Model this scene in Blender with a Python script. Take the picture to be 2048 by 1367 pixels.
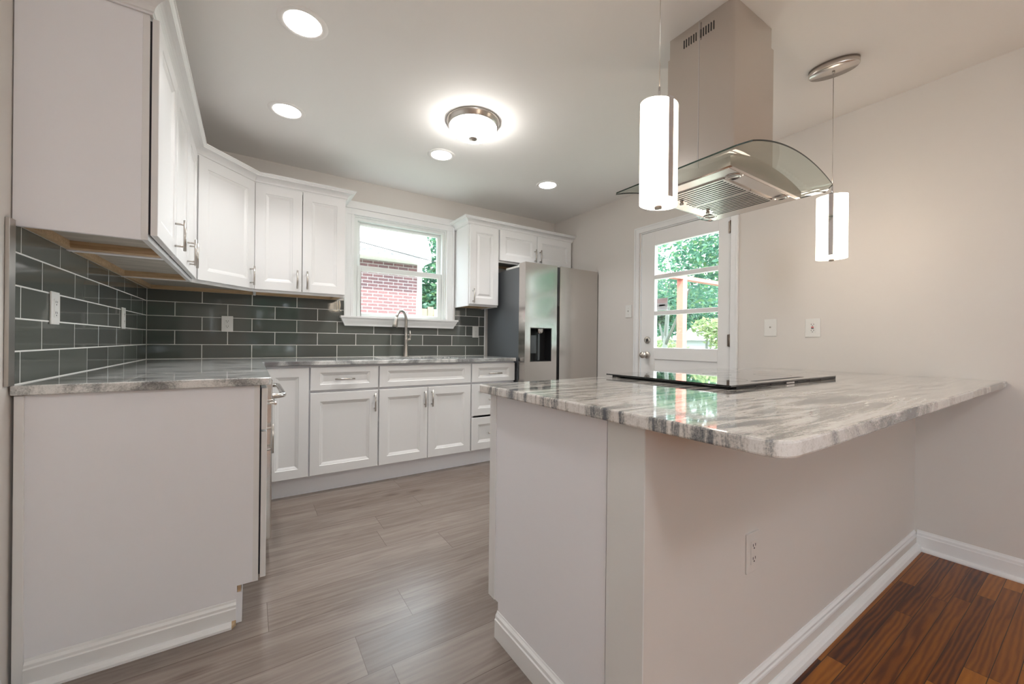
import bpy, bmesh, math, random
from mathutils import Vector, Matrix
random.seed(7)
PI = math.pi
scene = bpy.context.scene
for o in list(bpy.data.objects):
    bpy.data.objects.remove(o, do_unlink=True)
COL = scene.collection

# ------------------------------------------------------------------ camera
YAW, PITCH, ROLL, FPX = math.radians(33.2723), math.radians(-.0491), math.radians(.6272), 798.47
CAM = Vector((.5826, -3.5899, 1.0593))
fwd = Vector((math.sin(YAW)*math.cos(PITCH), math.cos(YAW)*math.cos(PITCH), math.sin(PITCH)))
rgt = Vector((math.cos(YAW), -math.sin(YAW), 0)); upv = rgt.cross(fwd)
r2 = rgt*math.cos(ROLL)+upv*math.sin(ROLL); u2 = -rgt*math.sin(ROLL)+upv*math.cos(ROLL)
cd = bpy.data.cameras.new('camera'); cam = bpy.data.objects.new('camera', cd); COL.objects.link(cam)
m = Matrix((r2, u2, -fwd)).transposed().to_4x4(); m.translation = CAM
cam.matrix_world = m
cd.sensor_width = 36; cd.sensor_fit = 'HORIZONTAL'; cd.lens = FPX*36/2048
cd.clip_start = .02; cd.clip_end = 300
scene.camera = cam

# ------------------------------------------------------------------ world, sun, exposure
scene.view_settings.view_transform = 'Standard'
scene.view_settings.look = 'None'
scene.view_settings.gamma = 1
scene.view_settings.exposure = 2.27
cy = scene.cycles
cy.use_denoising = True
try: cy.denoiser = 'OPENIMAGEDENOISE'
except Exception: pass
cy.max_bounces = 10; cy.diffuse_bounces = 5; cy.glossy_bounces = 5; cy.transmission_bounces = 8; cy.transparent_max_bounces = 16
cy.caustics_reflective = False; cy.caustics_refractive = False
cy.sample_clamp_indirect = 6.0
w = bpy.data.worlds.new('sky'); scene.world = w; w.use_nodes = True
bg = w.node_tree.nodes['Background']; bg.inputs[0].default_value = (.82, .91, 1.0, 1); bg.inputs[1].default_value = 2.5

def light(name, kind, loc, energy, color=(1, 1, 1), size=.2, size_y=None, rot=(0, 0, 0), parent=None, shape=None):
    d = bpy.data.lights.new(name, kind); d.energy = energy; d.color = color
    if kind == 'AREA':
        d.shape = shape or ('RECTANGLE' if size_y else 'DISK'); d.size = size
        if size_y: d.size_y = size_y
    elif kind == 'POINT': d.shadow_soft_size = size
    elif kind == 'SUN': d.angle = math.radians(1)
    o = bpy.data.objects.new(name, d); o.location = loc; o.rotation_euler = rot; COL.objects.link(o)
    if parent: o.parent = parent
    return o
LAMP = 1.0
light('sun', 'SUN', (0, 0, 20), 4.2, (1, .95, .86), rot=(math.radians(38), 0, math.radians(-28)))
for loc, sx, sy, rot in (((1.73, .14, 1.67), .8, .85, (-PI/2, 0, 0)), ((3.6, -1.645, 1.46), .6, .95, (PI/2, 0, PI/2)), ((1.05, -7.1, 1.35), 1.1, 1.3, (PI/2, 0, 0)), ((-.1, -5.45, 1.62), .9, .95, (PI/2, 0, -PI/2))):
    p = light('portal', 'AREA', loc, 1, size=sx, size_y=sy, rot=rot); p.data.cycles.is_portal = True

# ------------------------------------------------------------------ materials
def lin(c): return tuple(((v/255+.055)/1.055)**2.4 if v > 10 else v/255/12.92 for v in c)
def mat(name, col=(.8, .8, .8), rough=.5, metal=0., spec=None, coat=0., emit=None, es=0., ior=None):
    m_ = bpy.data.materials.new(name); m_.use_nodes = True
    b = m_.node_tree.nodes['Principled BSDF']
    b.inputs['Base Color'].default_value = (*col, 1); b.inputs['Roughness'].default_value = rough
    b.inputs['Metallic'].default_value = metal
    if spec is not None: b.inputs['Specular IOR Level'].default_value = spec
    if coat: b.inputs['Coat Weight'].default_value = coat; b.inputs['Coat Roughness'].default_value = .03
    if emit: b.inputs['Emission Color'].default_value = (*emit, 1); b.inputs['Emission Strength'].default_value = es
    return m_
class NT:
    def __init__(s, m_): s.t = m_.node_tree; s.b = s.t.nodes['Principled BSDF']
    def n(s, ty, **k):
        nd = s.t.nodes.new(ty)
        for a, v in k.items(): setattr(nd, a, v)
        return nd
    def l(s, a, b): s.t.links.new(a, b)
    def math(s, op, a, b=None, c=None):
        nd = s.n('ShaderNodeMath', operation=op)
        for i, v in enumerate((a, b, c)):
            if v is None: continue
            if isinstance(v, (int, float)): nd.inputs[i].default_value = v
            else: s.l(v, nd.inputs[i])
        return nd.outputs[0]
    def ramp(s, fac, stops):
        nd = s.n('ShaderNodeValToRGB'); e = nd.color_ramp.elements
        while len(e) < len(stops): e.new(.5)
        for x, (p, c) in zip(e, stops): x.position = p; x.color = (*c, 1)
        s.l(fac, nd.inputs[0]); return nd.outputs[0]
    def coords(s, scale=(1, 1, 1), rot=(0, 0, 0)):
        tc = s.n('ShaderNodeTexCoord'); mp = s.n('ShaderNodeMapping')
        mp.inputs['Scale'].default_value = scale; mp.inputs['Rotation'].default_value = rot
        s.l(tc.outputs['Object'], mp.inputs[0]); return mp.outputs[0]
    def noise(s, vec, scale, detail=4, rough=.5, dist=0.):
        nd = s.n('ShaderNodeTexNoise'); s.l(vec, nd.inputs['Vector'])
        nd.inputs['Scale'].default_value = scale; nd.inputs['Detail'].default_value = detail
        nd.inputs['Roughness'].default_value = rough; nd.inputs['Distortion'].default_value = dist
        return nd.outputs['Fac']
    def bump(s, h, strength, dist=.01):
        nd = s.n('ShaderNodeBump'); nd.inputs['Strength'].default_value = strength; nd.inputs['Distance'].default_value = dist
        s.l(h, nd.inputs['Height']); s.l(nd.outputs[0], s.b.inputs['Normal'])
    def mix(s, fac, a, b, mode='MIX'):
        nd = s.n('ShaderNodeMix', data_type='RGBA', blend_type=mode)
        for sock, v in ((nd.inputs[0], fac), (nd.inputs[6], a), (nd.inputs[7], b)):
            if isinstance(v, (int, float)): sock.default_value = v
            elif isinstance(v, tuple): sock.default_value = (*v, 1)
            else: s.l(v, sock)
        return nd.outputs[2]

def paint(name, col, rough=.6, b=.06):
    m_ = mat(name, col, rough, spec=.3); t = NT(m_)
    t.bump(t.noise(t.coords(), 160, 3), b, .002); return m_
M = {}
M['wall'] = paint('beige_wall_paint', (.735, .695, .655))
M['ceiling'] = paint('ceiling_paint', (.90, .88, .86), .8)
M['white'] = mat('white_cabinet_lacquer', (.80, .795, .79), .32)
M['panel'] = paint('white_side_panel', (.87, .87, .90), .42, .03)
M['trim'] = mat('white_trim_paint', (.86, .86, .855), .35)
M['post'] = paint('pale_post_paint', (.78, .785, .765), .45, .03)
M['door'] = mat('door_paint', (.88, .87, .855), .4)
M['vinyl'] = mat('white_window_vinyl', (.80, .82, .80), .35)
M['nickel'] = mat('brushed_nickel', (.56, .52, .48), .28, 1.)
M['hingemetal'] = mat('aged_bronze_nickel', (.22, .18, .15), .4, 1.)
M['chrome'] = mat('polished_chrome', (.72, .72, .74), .08, 1.)
M['darkmetal'] = mat('dark_metal', (.03, .03, .03), .4, .6)
M['black'] = mat('black_plastic', (.012, .012, .013), .35)
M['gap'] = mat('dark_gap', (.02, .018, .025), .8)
M['plate'] = mat('white_outlet_plastic', (.80, .79, .76), .35)
M['red'] = mat('red_button', (.6, .02, .02), .4)
M['grout'] = mat('light_grout', (.80, .79, .76), .8)
M['cream_dabs'] = mat('cream_matte', (.85, .74, .60), .6)
M['ply'] = mat('raw_plywood', (.35, .30, .24), .7)
def wood(m_, c0, c1, scale=(1, 12, 12)):
    t = NT(m_); f = t.noise(t.coords(scale), 6, 6, .6, .8)
    t.l(t.ramp(f, [(.3, c0), (.7, c1)]), t.b.inputs['Base Color'])
wood(M['ply'], (.30, .27, .23), (.52, .48, .42))
M['batten'] = mat('raw_pine_batten', (.5, .35, .2), .6); wood(M['batten'], (.42, .28, .15), (.62, .45, .28))

def brushed(name, col, rough, axis_scale, strength=.05):
    m_ = mat(name, col, rough, 1.); t = NT(m_)
    f = t.noise(t.coords(axis_scale), 30, 3)
    r_ = t.math('MULTIPLY_ADD', f, .12, rough-.06); t.l(r_, t.b.inputs['Roughness'])
    t.bump(f, strength, .001); return m_
M['steel'] = brushed('brushed_stainless', (.62, .59, .56), .22, (1, 1, 40))
M['steelv'] = brushed('brushed_stainless_hood', (.66, .61, .57), .24, (1, 1, 60), .0)
M['steelf'] = brushed('stainless_fridge_door', (.60, .57, .54), .18, (40, 1, 1), .02)
M['fridgeside'] = mat('grey_fridge_cabinet', (.13, .14, .15), .38, .3)

def granite(name, c_dark, c_mid, c_light, c_white, bias):
    m_ = mat(name, c_mid, .07, coat=.4); t = NT(m_)
    v = t.coords((1.0, 7.0, 1.0), (0, 0, math.radians(26)))
    a = t.noise(v, 2.1, 8, .62, 1.6)
    v2 = t.coords((1.6, 16.0, 1.6), (0, 0, math.radians(26)))
    b = t.noise(v2, 2.5, 6, .6, 1.0)
    f = t.math('ADD', t.math('MULTIPLY', a, .66), t.math('MULTIPLY', b, .34))
    f = t.math('ADD', f, bias)
    sp = t.noise(t.coords(), 220, 3, .7)
    f = t.math('ADD', f, t.math('MULTIPLY', t.math('SUBTRACT', sp, .5), .20))
    c = t.ramp(f, [(.395, c_dark), (.455, c_mid), (.495, c_light), (.555, c_white), (.62, c_light)])
    t.l(c, t.b.inputs['Base Color']); return m_
M['granite'] = granite('grey_green_granite', (.15, .15, .155), (.33, .335, .33), (.56, .565, .55), (.82, .81, .79), .008)
M['granite2'] = granite('cream_grey_granite', (.13, .14, .155), (.37, .365, .35), (.63, .60, .56), (.82, .80, .77), -.012)

def tile_mat():
    m_ = mat('dark_glass_tile', (.05, .052, .047), .055, spec=.42); t = NT(m_)
    g = t.n('ShaderNodeNewGeometry')
    c = t.ramp(g.outputs['Random Per Island'], [(0, (.090, .095, .088)), (1, (.135, .145, .13))])
    t.l(c, t.b.inputs['Base Color'])
    t.bump(t.noise(t.coords(), 9, 2), .06, .004); return m_
M['tile'] = tile_mat()

def planks(name, width, length, y0, stops, seam, rough, gscale, grain_amt, seamw=.0012, cath=.0, knots=0.):
    m_ = mat(name, (.5, .4, .3), rough); t = NT(m_)
    tc = t.n('ShaderNodeTexCoord'); sx = t.n('ShaderNodeSeparateXYZ'); t.l(tc.outputs['Object'], sx.inputs[0])
    X, Y = sx.outputs[0], sx.outputs[1]
    ry = t.math('DIVIDE', t.math('SUBTRACT', Y, y0), width)
    row = t.math('FLOOR', ry); fy = t.math('FRACT', ry)
    wn = t.n('ShaderNodeTexWhiteNoise', noise_dimensions='1D'); t.l(row, wn.inputs['W'])
    rx = t.math('ADD', t.math('DIVIDE', X, length), t.math('MULTIPLY', wn.outputs['Value'], 7.31))
    colm = t.math('FLOOR', rx); fx = t.math('FRACT', rx)
    cb = t.n('ShaderNodeCombineXYZ'); t.l(row, cb.inputs[0]); t.l(colm, cb.inputs[1])
    wn2 = t.n('ShaderNodeTexWhiteNoise', noise_dimensions='2D'); t.l(cb.outputs[0], wn2.inputs['Vector'])
    rnd = wn2.outputs['Value']
    cg = t.n('ShaderNodeCombineXYZ')
    t.l(t.math('ADD', X, t.math('MULTIPLY', rnd, 37.)), cg.inputs[0])
    t.l(t.math('MULTIPLY', Y, gscale), cg.inputs[1]); t.l(t.math('MULTIPLY', rnd, 11.), cg.inputs[2])
    g1 = t.noise(cg.outputs[0], 2.4, 8, .62, .9)
    cg2 = t.n('ShaderNodeCombineXYZ')
    t.l(t.math('ADD', t.math('MULTIPLY', X, .16), t.math('MULTIPLY', rnd, 37.)), cg2.inputs[0])
    t.l(t.math('MULTIPLY', Y, gscale), cg2.inputs[1]); t.l(t.math('MULTIPLY', rnd, 11.), cg2.inputs[2])
    g2 = t.noise(cg2.outputs[0], 7., 7, .72, .15)
    kn = t.n('ShaderNodeTexVoronoi', feature='F1'); cg3 = t.n('ShaderNodeCombineXYZ'); t.l(t.math('MULTIPLY', X, 1.6), cg3.inputs[0]); t.l(t.math('MULTIPLY', Y, 4.2), cg3.inputs[1]); t.l(cg3.outputs[0], kn.inputs['Vector']); kn.inputs['Scale'].default_value = 1.3
    knot = t.math('MULTIPLY', t.math('MAXIMUM', t.math('SUBTRACT', .16, kn.outputs['Distance']), 0.), knots)
    # cathedral rings
    wv = t.n('ShaderNodeTexWave', wave_type='RINGS'); t.l(cg.outputs[0], wv.inputs['Vector'])
    wv.inputs['Scale'].default_value = 2.2; wv.inputs['Distortion'].default_value = 15.; wv.inputs['Detail'].default_value = 4; wv.inputs['Detail Scale'].default_value = .7
    f = t.math('ADD', t.math('MULTIPLY', rnd, 1-grain_amt), t.math('MULTIPLY', t.math('ADD', t.math('MULTIPLY', g1, .6), t.math('MULTIPLY', g2, .4)), grain_amt))
    f = t.math('ADD', f, t.math('MULTIPLY', t.math('SUBTRACT', wv.outputs['Fac'], .5), cath))
    f = t.math('SUBTRACT', f, knot)
    c = t.ramp(f, stops)
    ex = t.math('MINIMUM', t.math('MULTIPLY', fx, length), t.math('MULTIPLY', t.math('SUBTRACT', 1., fx), length))
    ey = t.math('MINIMUM', t.math('MULTIPLY', fy, width), t.math('MULTIPLY', t.math('SUBTRACT', 1., fy), width))
    e = t.math('LESS_THAN', t.math('MINIMUM', ex, ey), seamw)
    t.l(t.mix(e, c, seam), t.b.inputs['Base Color'])
    t.bump(t.math('SUBTRACT', g2, t.math('MULTIPLY', e, 1.5)), .12, .002)
    return m_
M['lvp'] = planks('greige_wood_plank', .192, 1.22, -2.29,
    [(.25, (.115, .085, .07)), (.45, (.178, .14, .117)), (.60, (.235, .192, .165)), (.85, (.31, .262, .23))], (.10, .075, .06), .27, 7., .86, .0010, .05, 1.6)
M['oak'] = planks('orange_oak_strip', .053, .80, -3.047,
    [(.18, (.035, .006, .002)), (.30, (.12, .028, .004)), (.48, (.25, .075, .007)), (.66, (.37, .125, .010)), (.9, (.46, .175, .016))], (.025, .008, .003), .36, 8., .46, .0010, .17)

def glass(name, tint, ior=1.45):
    m_ = bpy.data.materials.new(name); m_.use_nodes = True; nt = m_.node_tree; nt.nodes.clear()
    o = nt.nodes.new('ShaderNodeOutputMaterial'); tr = nt.nodes.new('ShaderNodeBsdfTransparent'); gl = nt.nodes.new('ShaderNodeBsdfGlossy')
    tr.inputs[0].default_value = (*tint, 1); gl.inputs['Roughness'].default_value = 0
    lw = nt.nodes.new('ShaderNodeLayerWeight'); lw.inputs[0].default_value = .5
    pw = nt.nodes.new('ShaderNodeMath'); pw.operation = 'POWER'; pw.inputs[1].default_value = 3.
    fr = nt.nodes.new('ShaderNodeMath'); fr.operation = 'MULTIPLY_ADD'; fr.inputs[1].default_value = .32; fr.inputs[2].default_value = .035
    nt.links.new(lw.outputs['Facing'], pw.inputs[0]); nt.links.new(pw.outputs[0], fr.inputs[0])
    mx = nt.nodes.new('ShaderNodeMixShader')
    nt.links.new(fr.outputs[0], mx.inputs[0]); nt.links.new(tr.outputs[0], mx.inputs[1]); nt.links.new(gl.outputs[0], mx.inputs[2])
    nt.links.new(mx.outputs[0], o.inputs[0]); return m_
M['glass'] = glass('window_glass', (.97, .99, .98))
M['hoodglass'] = glass('hood_glass', (.91, .94, .91))
M['glassedge'] = mat('dark_glass_edge', (.02, .035, .03), .1)
M['cooktop'] = mat('black_ceramic_glass', (.008, .008, .009), .02, coat=1.)
M['lens'] = mat('downlight_lens', (.9, .9, .9), .5, emit=(1, .97, .94), es=2.2)
M['dome_'] = mat('frosted_dome', (.9, .88, .85), .4, emit=(1, .95, .90), es=.95)
M['led'] = mat('hood_lamp_lens', (.75, .72, .68), .3)
M['shade'] = mat('glowing_frosted_shade', (.9, .86, .8), .2, emit=(1, .84, .66), es=2.7)
M['dome'] = mat('glowing_frosted_dome', (.9, .88, .85), .3, emit=(1, .97, .93), es=9.5)
M['globe'] = mat('fill_globe_glow', (.9, .9, .9), .3, emit=(.90, .94, 1), es=7.8)

# ------------------------------------------------------------------ mesh helpers
class MB:
    def __init__(s): s.v = []; s.f = []; s.mi = []; s.sm = []
    def add(s, vs, fs, mi=0, smooth=False):
        o = len(s.v); s.v += [tuple(v) for v in vs]
        for f in fs: s.f.append([i+o for i in f]); s.mi.append(mi); s.sm.append(smooth)
    def box(s, a, b, mi=0):
        x0, y0, z0 = (min(a[i], b[i]) for i in range(3)); x1, y1, z1 = (max(a[i], b[i]) for i in range(3))
        s.add([(x0, y0, z0), (x1, y0, z0), (x1, y1, z0), (x0, y1, z0), (x0, y0, z1), (x1, y0, z1), (x1, y1, z1), (x0, y1, z1)],
              [(0, 3, 2, 1), (4, 5, 6, 7), (0, 1, 5, 4), (1, 2, 6, 5), (2, 3, 7, 6), (3, 0, 4, 7)], mi); return s
    def prism(s, poly, z0, z1, mi=0, axis='z', side=None):
        n = len(poly)
        f3 = {'z': lambda p, h: (p[0], p[1], h), 'y': lambda p, h: (p[0], h, p[1]), 'x': lambda p, h: (h, p[0], p[1])}[axis]
        s.add([f3(p, z0) for p in poly]+[f3(p, z1) for p in poly], [tuple(range(n))[::-1], tuple(range(n, 2*n))], mi)
        s.add([f3(p, z0) for p in poly]+[f3(p, z1) for p in poly], [(i, (i+1) % n, n+(i+1) % n, n+i) for i in range(n)], mi if side is None else side); return s
    def lathe(s, prof, c=(0, 0, 0), axis='z', seg=32, mi=0, smooth=True, sx=1, sy=1, close=False):
        vs = []; n = len(prof)
        for k in range(seg):
            a = 2*PI*k/seg; ca, sa = math.cos(a)*sx, math.sin(a)*sy
            for r, h in prof:
                p = {'z': (r*ca, r*sa, h), 'y': (r*ca, h, r*sa), 'x': (h, r*ca, r*sa)}[axis]
                vs.append((c[0]+p[0], c[1]+p[1], c[2]+p[2]))
        fs = [(k*n+i, ((k+1) % seg)*n+i, ((k+1) % seg)*n+i+1, k*n+i+1) for k in range(seg) for i in range(n-1)]
        s.add(vs, fs, mi, smooth)
        return s
    def tube(s, path, r, seg=12, mi=0, caps=True):
        P = [Vector(p) for p in path]; n = len(P); rr = r if isinstance(r, (list, tuple)) else [r]*n
        t0 = (P[1]-P[0]).normalized(); ref = Vector((0, 0, 1)) if abs(t0.z) < .9 else Vector((1, 0, 0))
        u = t0.cross(ref).normalized(); vs = []
        for i in range(n):
            t = (P[min(i+1, n-1)]-P[max(i-1, 0)]).normalized()
            u = (u-t*u.dot(t)).normalized(); w_ = t.cross(u)
            for k in range(seg):
                a = 2*PI*k/seg; vs.append(P[i]+(u*math.cos(a)+w_*math.sin(a))*rr[i])
        fs = [(i*seg+k, i*seg+(k+1) % seg, (i+1)*seg+(k+1) % seg, (i+1)*seg+k) for i in range(n-1) for k in range(seg)]
        s.add(vs, fs, mi, True)
        if caps: s.add(vs[:seg], [tuple(range(seg))[::-1]], mi); s.add(vs[-seg:], [tuple(range(seg))], mi)
        return s
    def sweep(s, path, prof, mi=0, closed_prof=True, smooth=False):
        """profile (outward d, z) swept along a horizontal path with mitred corners; outward = right side of the path"""
        P = [Vector((p[0], p[1])) for p in path]; n = len(P); m_ = len(prof); vs = []
        for i in range(n):
            d1 = (P[i]-P[i-1]).normalized() if i else (P[1]-P[0]).normalized()
            d2 = (P[i+1]-P[i]).normalized() if i < n-1 else d1
            n1 = Vector((d1.y, -d1.x)); n2 = Vector((d2.y, -d2.x)); b = (n1+n2).normalized(); k = 1/max(.2, b.dot(n1))
            for d, z in prof: q = P[i]+b*(d*k); vs.append((q.x, q.y, z))
        M_ = m_ if closed_prof else m_-1
        s.add(vs, [(i*m_+j, i*m_+(j+1) % m_, (i+1)*m_+(j+1) % m_, (i+1)*m_+j) for i in range(n-1) for j in range(M_)], mi, smooth)
        if closed_prof: s.add(vs[:m_], [tuple(range(m_))], mi); s.add(vs[-m_:], [tuple(range(m_))[::-1]], mi)
        return s
    def build(s, name, mats, parent=None, bevel=0., org=None):
        """vertices are given in world space (or parent space when parent is None and org None)"""
        org = Vector(org) if org is not None else (Vector(parent['_o']) if parent is not None and '_o' in parent.keys() else Vector((0, 0, 0)))
        me = bpy.data.meshes.new(name); me.from_pydata([tuple(Vector(v)-org) for v in s.v], [], s.f)
        for m_ in (mats if isinstance(mats, (list, tuple)) else [mats]): me.materials.append(M[m_] if isinstance(m_, str) else m_)
        me.polygons.foreach_set('material_index', s.mi); me.polygons.foreach_set('use_smooth', s.sm)
        bm = bmesh.new(); bm.from_mesh(me); bmesh.ops.remove_doubles(bm, verts=bm.verts, dist=1e-6); bmesh.ops.recalc_face_normals(bm, faces=bm.faces); bm.to_mesh(me); bm.free()
        me.update()
        o = bpy.data.objects.new(name, me); COL.objects.link(o)
        if parent is not None: o.parent = parent
        else: o.location = org
        if parent is not None and '_o' in parent.keys(): o['_o'] = tuple(org)
        if bevel:
            b = o.modifiers.new('bevel', 'BEVEL'); b.width = bevel; b.segments = 2; b.limit_method = 'ANGLE'; b.angle_limit = math.radians(40)
        return o
def tag(o, label=None, cat=None, group=None, kind=None):
    if label: o['label'] = label
    if cat: o['category'] = cat
    if group: o['group'] = group
    if kind: o['kind'] = kind
    return o
def thing(name, loc, label, cat, group=None, rz=0.):
    o = bpy.data.objects.new(name, None); COL.objects.link(o); o.location = loc; o.rotation_euler = (0, 0, rz)
    o.empty_display_size = .05; o['_o'] = tuple(loc)
    return tag(o, label, cat, group)
def local(name, loc, label, cat, group=None, rz=0.):
    """thing whose parts are built in local coordinates"""
    o = thing(name, loc, label, cat, group, rz); o['_o'] = (0., 0., 0.); return o
def struct(name, mb, mats, **k):
    return tag(mb.build(name, mats, **k), kind='structure')
def copy_tree(o, parent=None):
    c = o.copy(); COL.objects.link(c)
    if parent is not None: c.parent = parent
    for ch in list(o.children): copy_tree(ch, c)
    return c

# ------------------------------------------------------------------ room shell
W, H, YR, T = 3.516, 2.4256, -7.0, .14
ky = -3.0     # dining side face of the half wall
mb = MB(); mb.box((-.01, -3.02, -.1), (W, .01, 0)); struct('floor', mb, 'lvp')
mb = MB(); mb.box((-.01, YR, -.1), (W, -3.02, 0)); struct('floor', mb, 'oak')
mb = MB(); mb.box((-T, YR-T, H), (W+T, T, H+.2)); struct('ceiling', mb, 'ceiling')
lw0, lw1 = -5.9, -5.0
mb = MB()
for a, b in (((-T, YR-T, -.1), (-.008, lw0, H)), ((-T, lw1, -.1), (-.008, T, H)), ((-T, lw0, -.1), (-.008, lw1, 1.15)), ((-T, lw0, 2.1), (-.008, lw1, H))): mb.box(a, b)
struct('wall_left', mb, 'wall')
mb = MB()
for a, b in (((-.008, lw0-.07, 1.08), (.012, lw0, 2.17)), ((-.008, lw1, 1.08), (.012, lw1+.07, 2.17)), ((-.008, lw0, 2.1), (.012, lw1, 2.17)), ((-.008, lw0-.09, 1.08), (.04, lw1+.09, 1.15)),
             ((-.07, lw0, 1.60), (-.03, lw1, 1.64)), ((-.09, lw0, 1.15), (-.01, lw0+.04, 2.1)), ((-.09, lw1-.04, 1.15), (-.01, lw1, 2.1))): mb.box(a, b)
struct('window_3', mb, 'trim')
wx0, wx1, wz0, wz1 = 1.315, 2.165, 1.235, 2.125     # window opening
mb = MB()
for a, b in (((-.008, .008, -.1), (wx0, T, H)), ((wx1, .008, -.1), (W, T, H)), ((wx0, .008, -.1), (wx1, T, wz0)), ((wx0, .008, wz1), (wx1, T, H))): mb.box(a, b)
struct('wall_back', mb, 'wall')
dy0, dy1, dz = -2.035, -1.215, 2.045               # door opening
mb = MB()
for a, b in (((W, YR, -.1), (W+T, dy0, H)), ((W, dy1, -.1), (W+T, T, H)), ((W, dy0, dz), (W+T, dy1, H)), ((W, dy0, -.1), (W+T, dy1, -.002))): mb.box(a, b)
struct('wall_right', mb, 'wall')
mb = MB()
for a, b in (((-.008, YR-T, -.1), (.50, YR, H)), ((1.60, YR-T, -.1), (W, YR, H)), ((.50, YR-T, -.1), (1.60, YR, .70)), ((.50, YR-T, 2.0), (1.60, YR, H))): mb.box(a, b)
struct('wall_rear', mb, 'wall')
mb = MB(); x0, x1 = .50, 1.60
for a, b in (((x0-.07, YR, .63), (x0, YR+.02, 2.07)), ((x1, YR, .63), (x1+.07, YR+.02, 2.07)), ((x0, YR, 2.0), (x1, YR+.02, 2.07)), ((x0-.09, YR, .63), (x1+.09, YR+.05, .70)),
             ((x0, YR-.06, 1.33), (x1, YR-.02, 1.37)), ((x0, YR-.08, .70), (x0+.04, YR, 2.0)), ((x1-.04, YR-.08, .70), (x1, YR, 2.0))): mb.box(a, b)
struct('window_2', mb, 'trim')
# half wall of the peninsula (drywall)
mb = MB(); mb.box((1.336, ky, 0), (W, -2.888, .870)); struct('wall_peninsula', mb, 'wall')
def base_prof(h=.09, t=.014, shoe=True):
    p = [(0, 0), (t+.018, 0), (t+.0175, .007), (t+.014, .013), (t+.008, .017), (t, .019), (t, h-.028), (t-.003, h-.024), (t-.004, h-.014), (t-.009, h-.006), (t-.011, h), (0, h)]
    if not shoe: p[1:6] = [(t, 0), (t, .019)]
    return p
mb = MB(); mb.sweep([(1.336, -2.365), (1.336, ky-.012)], base_prof(.092, .012, False)); struct('baseboard_peninsula', mb, 'trim', bevel=.001)
mb = MB(); mb.sweep([(1.3245, ky), (W, ky)], [(0, 0), (.012, 0), (.012, .066), (0, .066)]); struct('baseboard_peninsula', mb, 'wall')
mb = MB(); mb.sweep([(1.3245, ky), (W, ky)], [(0, .066), (.013, .066), (.012, .072), (.009, .076), (.009, .084), (.004, .090), (.002, .094), (0, .094)]); struct('trim_1', mb, 'trim')
mb = MB(); mb.sweep([(1.3245, ky-.0122), (W, ky-.0122)], [(0, 0), (.022, 0), (.0215, .008), (.019, .018), (.012, .028), (.004, .033), (0, .034)]); struct('trim_2', mb, 'trim')
mb = MB(); mb.sweep([(W, ky-.012), (W, YR)], base_prof(.10)); struct('baseboard_right', mb, 'trim', bevel=.001)
mb = MB(); mb.sweep([(0-.008, YR), (-.008, -1.86)], base_prof(.10)); struct('baseboard_left', mb, 'trim')
mb = MB(); mb.sweep([(W, 0), (W, -1.155)], base_prof(.10)); mb.sweep([(W, -2.08), (W, -2.30)], base_prof(.10)); struct('baseboard_right', mb, 'trim')

# ------------------------------------------------------------------ tile backsplash
ZC, RB, VT, U = .914, .0019, .0982, .2982
zrows = [ZC+.001]+[ZC+RB+VT*k for k in range(1, 5)]+[1.392]
def tiles(axis, rng, seams, regions_for_row):
    mb = MB(); g = .0017
    for r in range(5):
        z0, z1 = zrows[r]+g, zrows[r+1]-g
        ss = sorted([rng[0]]+[s for s in seams(r) if rng[0]+.012 < s < rng[1]-.012]+[rng[1]])
        for a, b in zip(ss, ss[1:]):
            for lo, hi in regions_for_row(r):
                x0, x1 = max(a, lo)+g, min(b, hi)-g
                if x1-x0 < .004: continue
                c = .0012
                def q(x, z, d): return (x, d, z) if axis == 'x' else (-d if False else (0-d if False else -d*-1*-1), x, z)
                # front face slightly chamfered
                P = [(x0, z0), (x1, z0), (x1, z1), (x0, z1)]; Q = [(x0+c, z0+c), (x1-c, z0+c), (x1-c, z1-c), (x0+c, z1-c)]
                if axis == 'x': vs = [(x, .006, z) for x, z in P]+[(x, .0012, z) for x, z in P]+[(x, 0, z) for x, z in Q]
                else: vs = [(-.006, x, z) for x, z in P]+[(-.0012, x, z) for x, z in P]+[(0, x, z) for x, z in Q]
                fs = [(i, (i+1) % 4, 4+(i+1) % 4, 4+i) for i in range(4)]+[(4+i, 4+(i+1) % 4, 8+(i+1) % 4, 8+i) for i in range(4)]+[(8, 9, 10, 11)]
                mb.add(vs, fs, 0)
    return mb
mb = tiles('x', (0, 2.596), lambda r: [.2957+(n-(.5 if r % 2 else 0))*U for n in range(0, 10)], lambda r: [(0, 2.6)] if r < 3 else [(0, 1.243), (2.262, 2.6)])
th = thing('tile_backsplash', (1.3, 0, ZC), 'dark grey glass subway tile backsplash on the sink wall under the window', 'backsplash', 'glass tile backsplashes')
mb.build('tiles', 'tile', th)
g = MB(); g.box((0, .0005, ZC), (2.598, .0075, 1.21)); g.box((0, .0005, 1.21), (1.245, .0075, 1.392)); g.box((2.26, .0005, 1.21), (2.598, .0075, 1.392)); g.build('grout', 'grout', th)
g = MB(); g.box((2.598, -.003, ZC+.001), (2.606, .0075, 1.392)); g.build('edge_trim', 'trim', th)
g = MB(); g.tube([(1.188, -.001, 1.31), (1.189, -.002, 1.345), (1.187, -.001, 1.375)], [.002, .004, .003], 8); g.tube([(1.207, -.001, 1.31), (1.209, -.003, 1.35), (1.206, -.001, 1.385)], [.003, .006, .005], 8)  # small raised cream dabs on the tiles
g.tube([(1.152, -.001, 1.302), (1.175, -.003, 1.300), (1.198, -.001, 1.303)], [.004, .006, .003], 8); g.tube([(1.208, -.001, 1.303), (1.222, -.001, 1.302)], [.004, .003], 8)
tag(g.build('cream_dabs', 'cream_dabs', th), label='small cream dabs beside the window')
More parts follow.
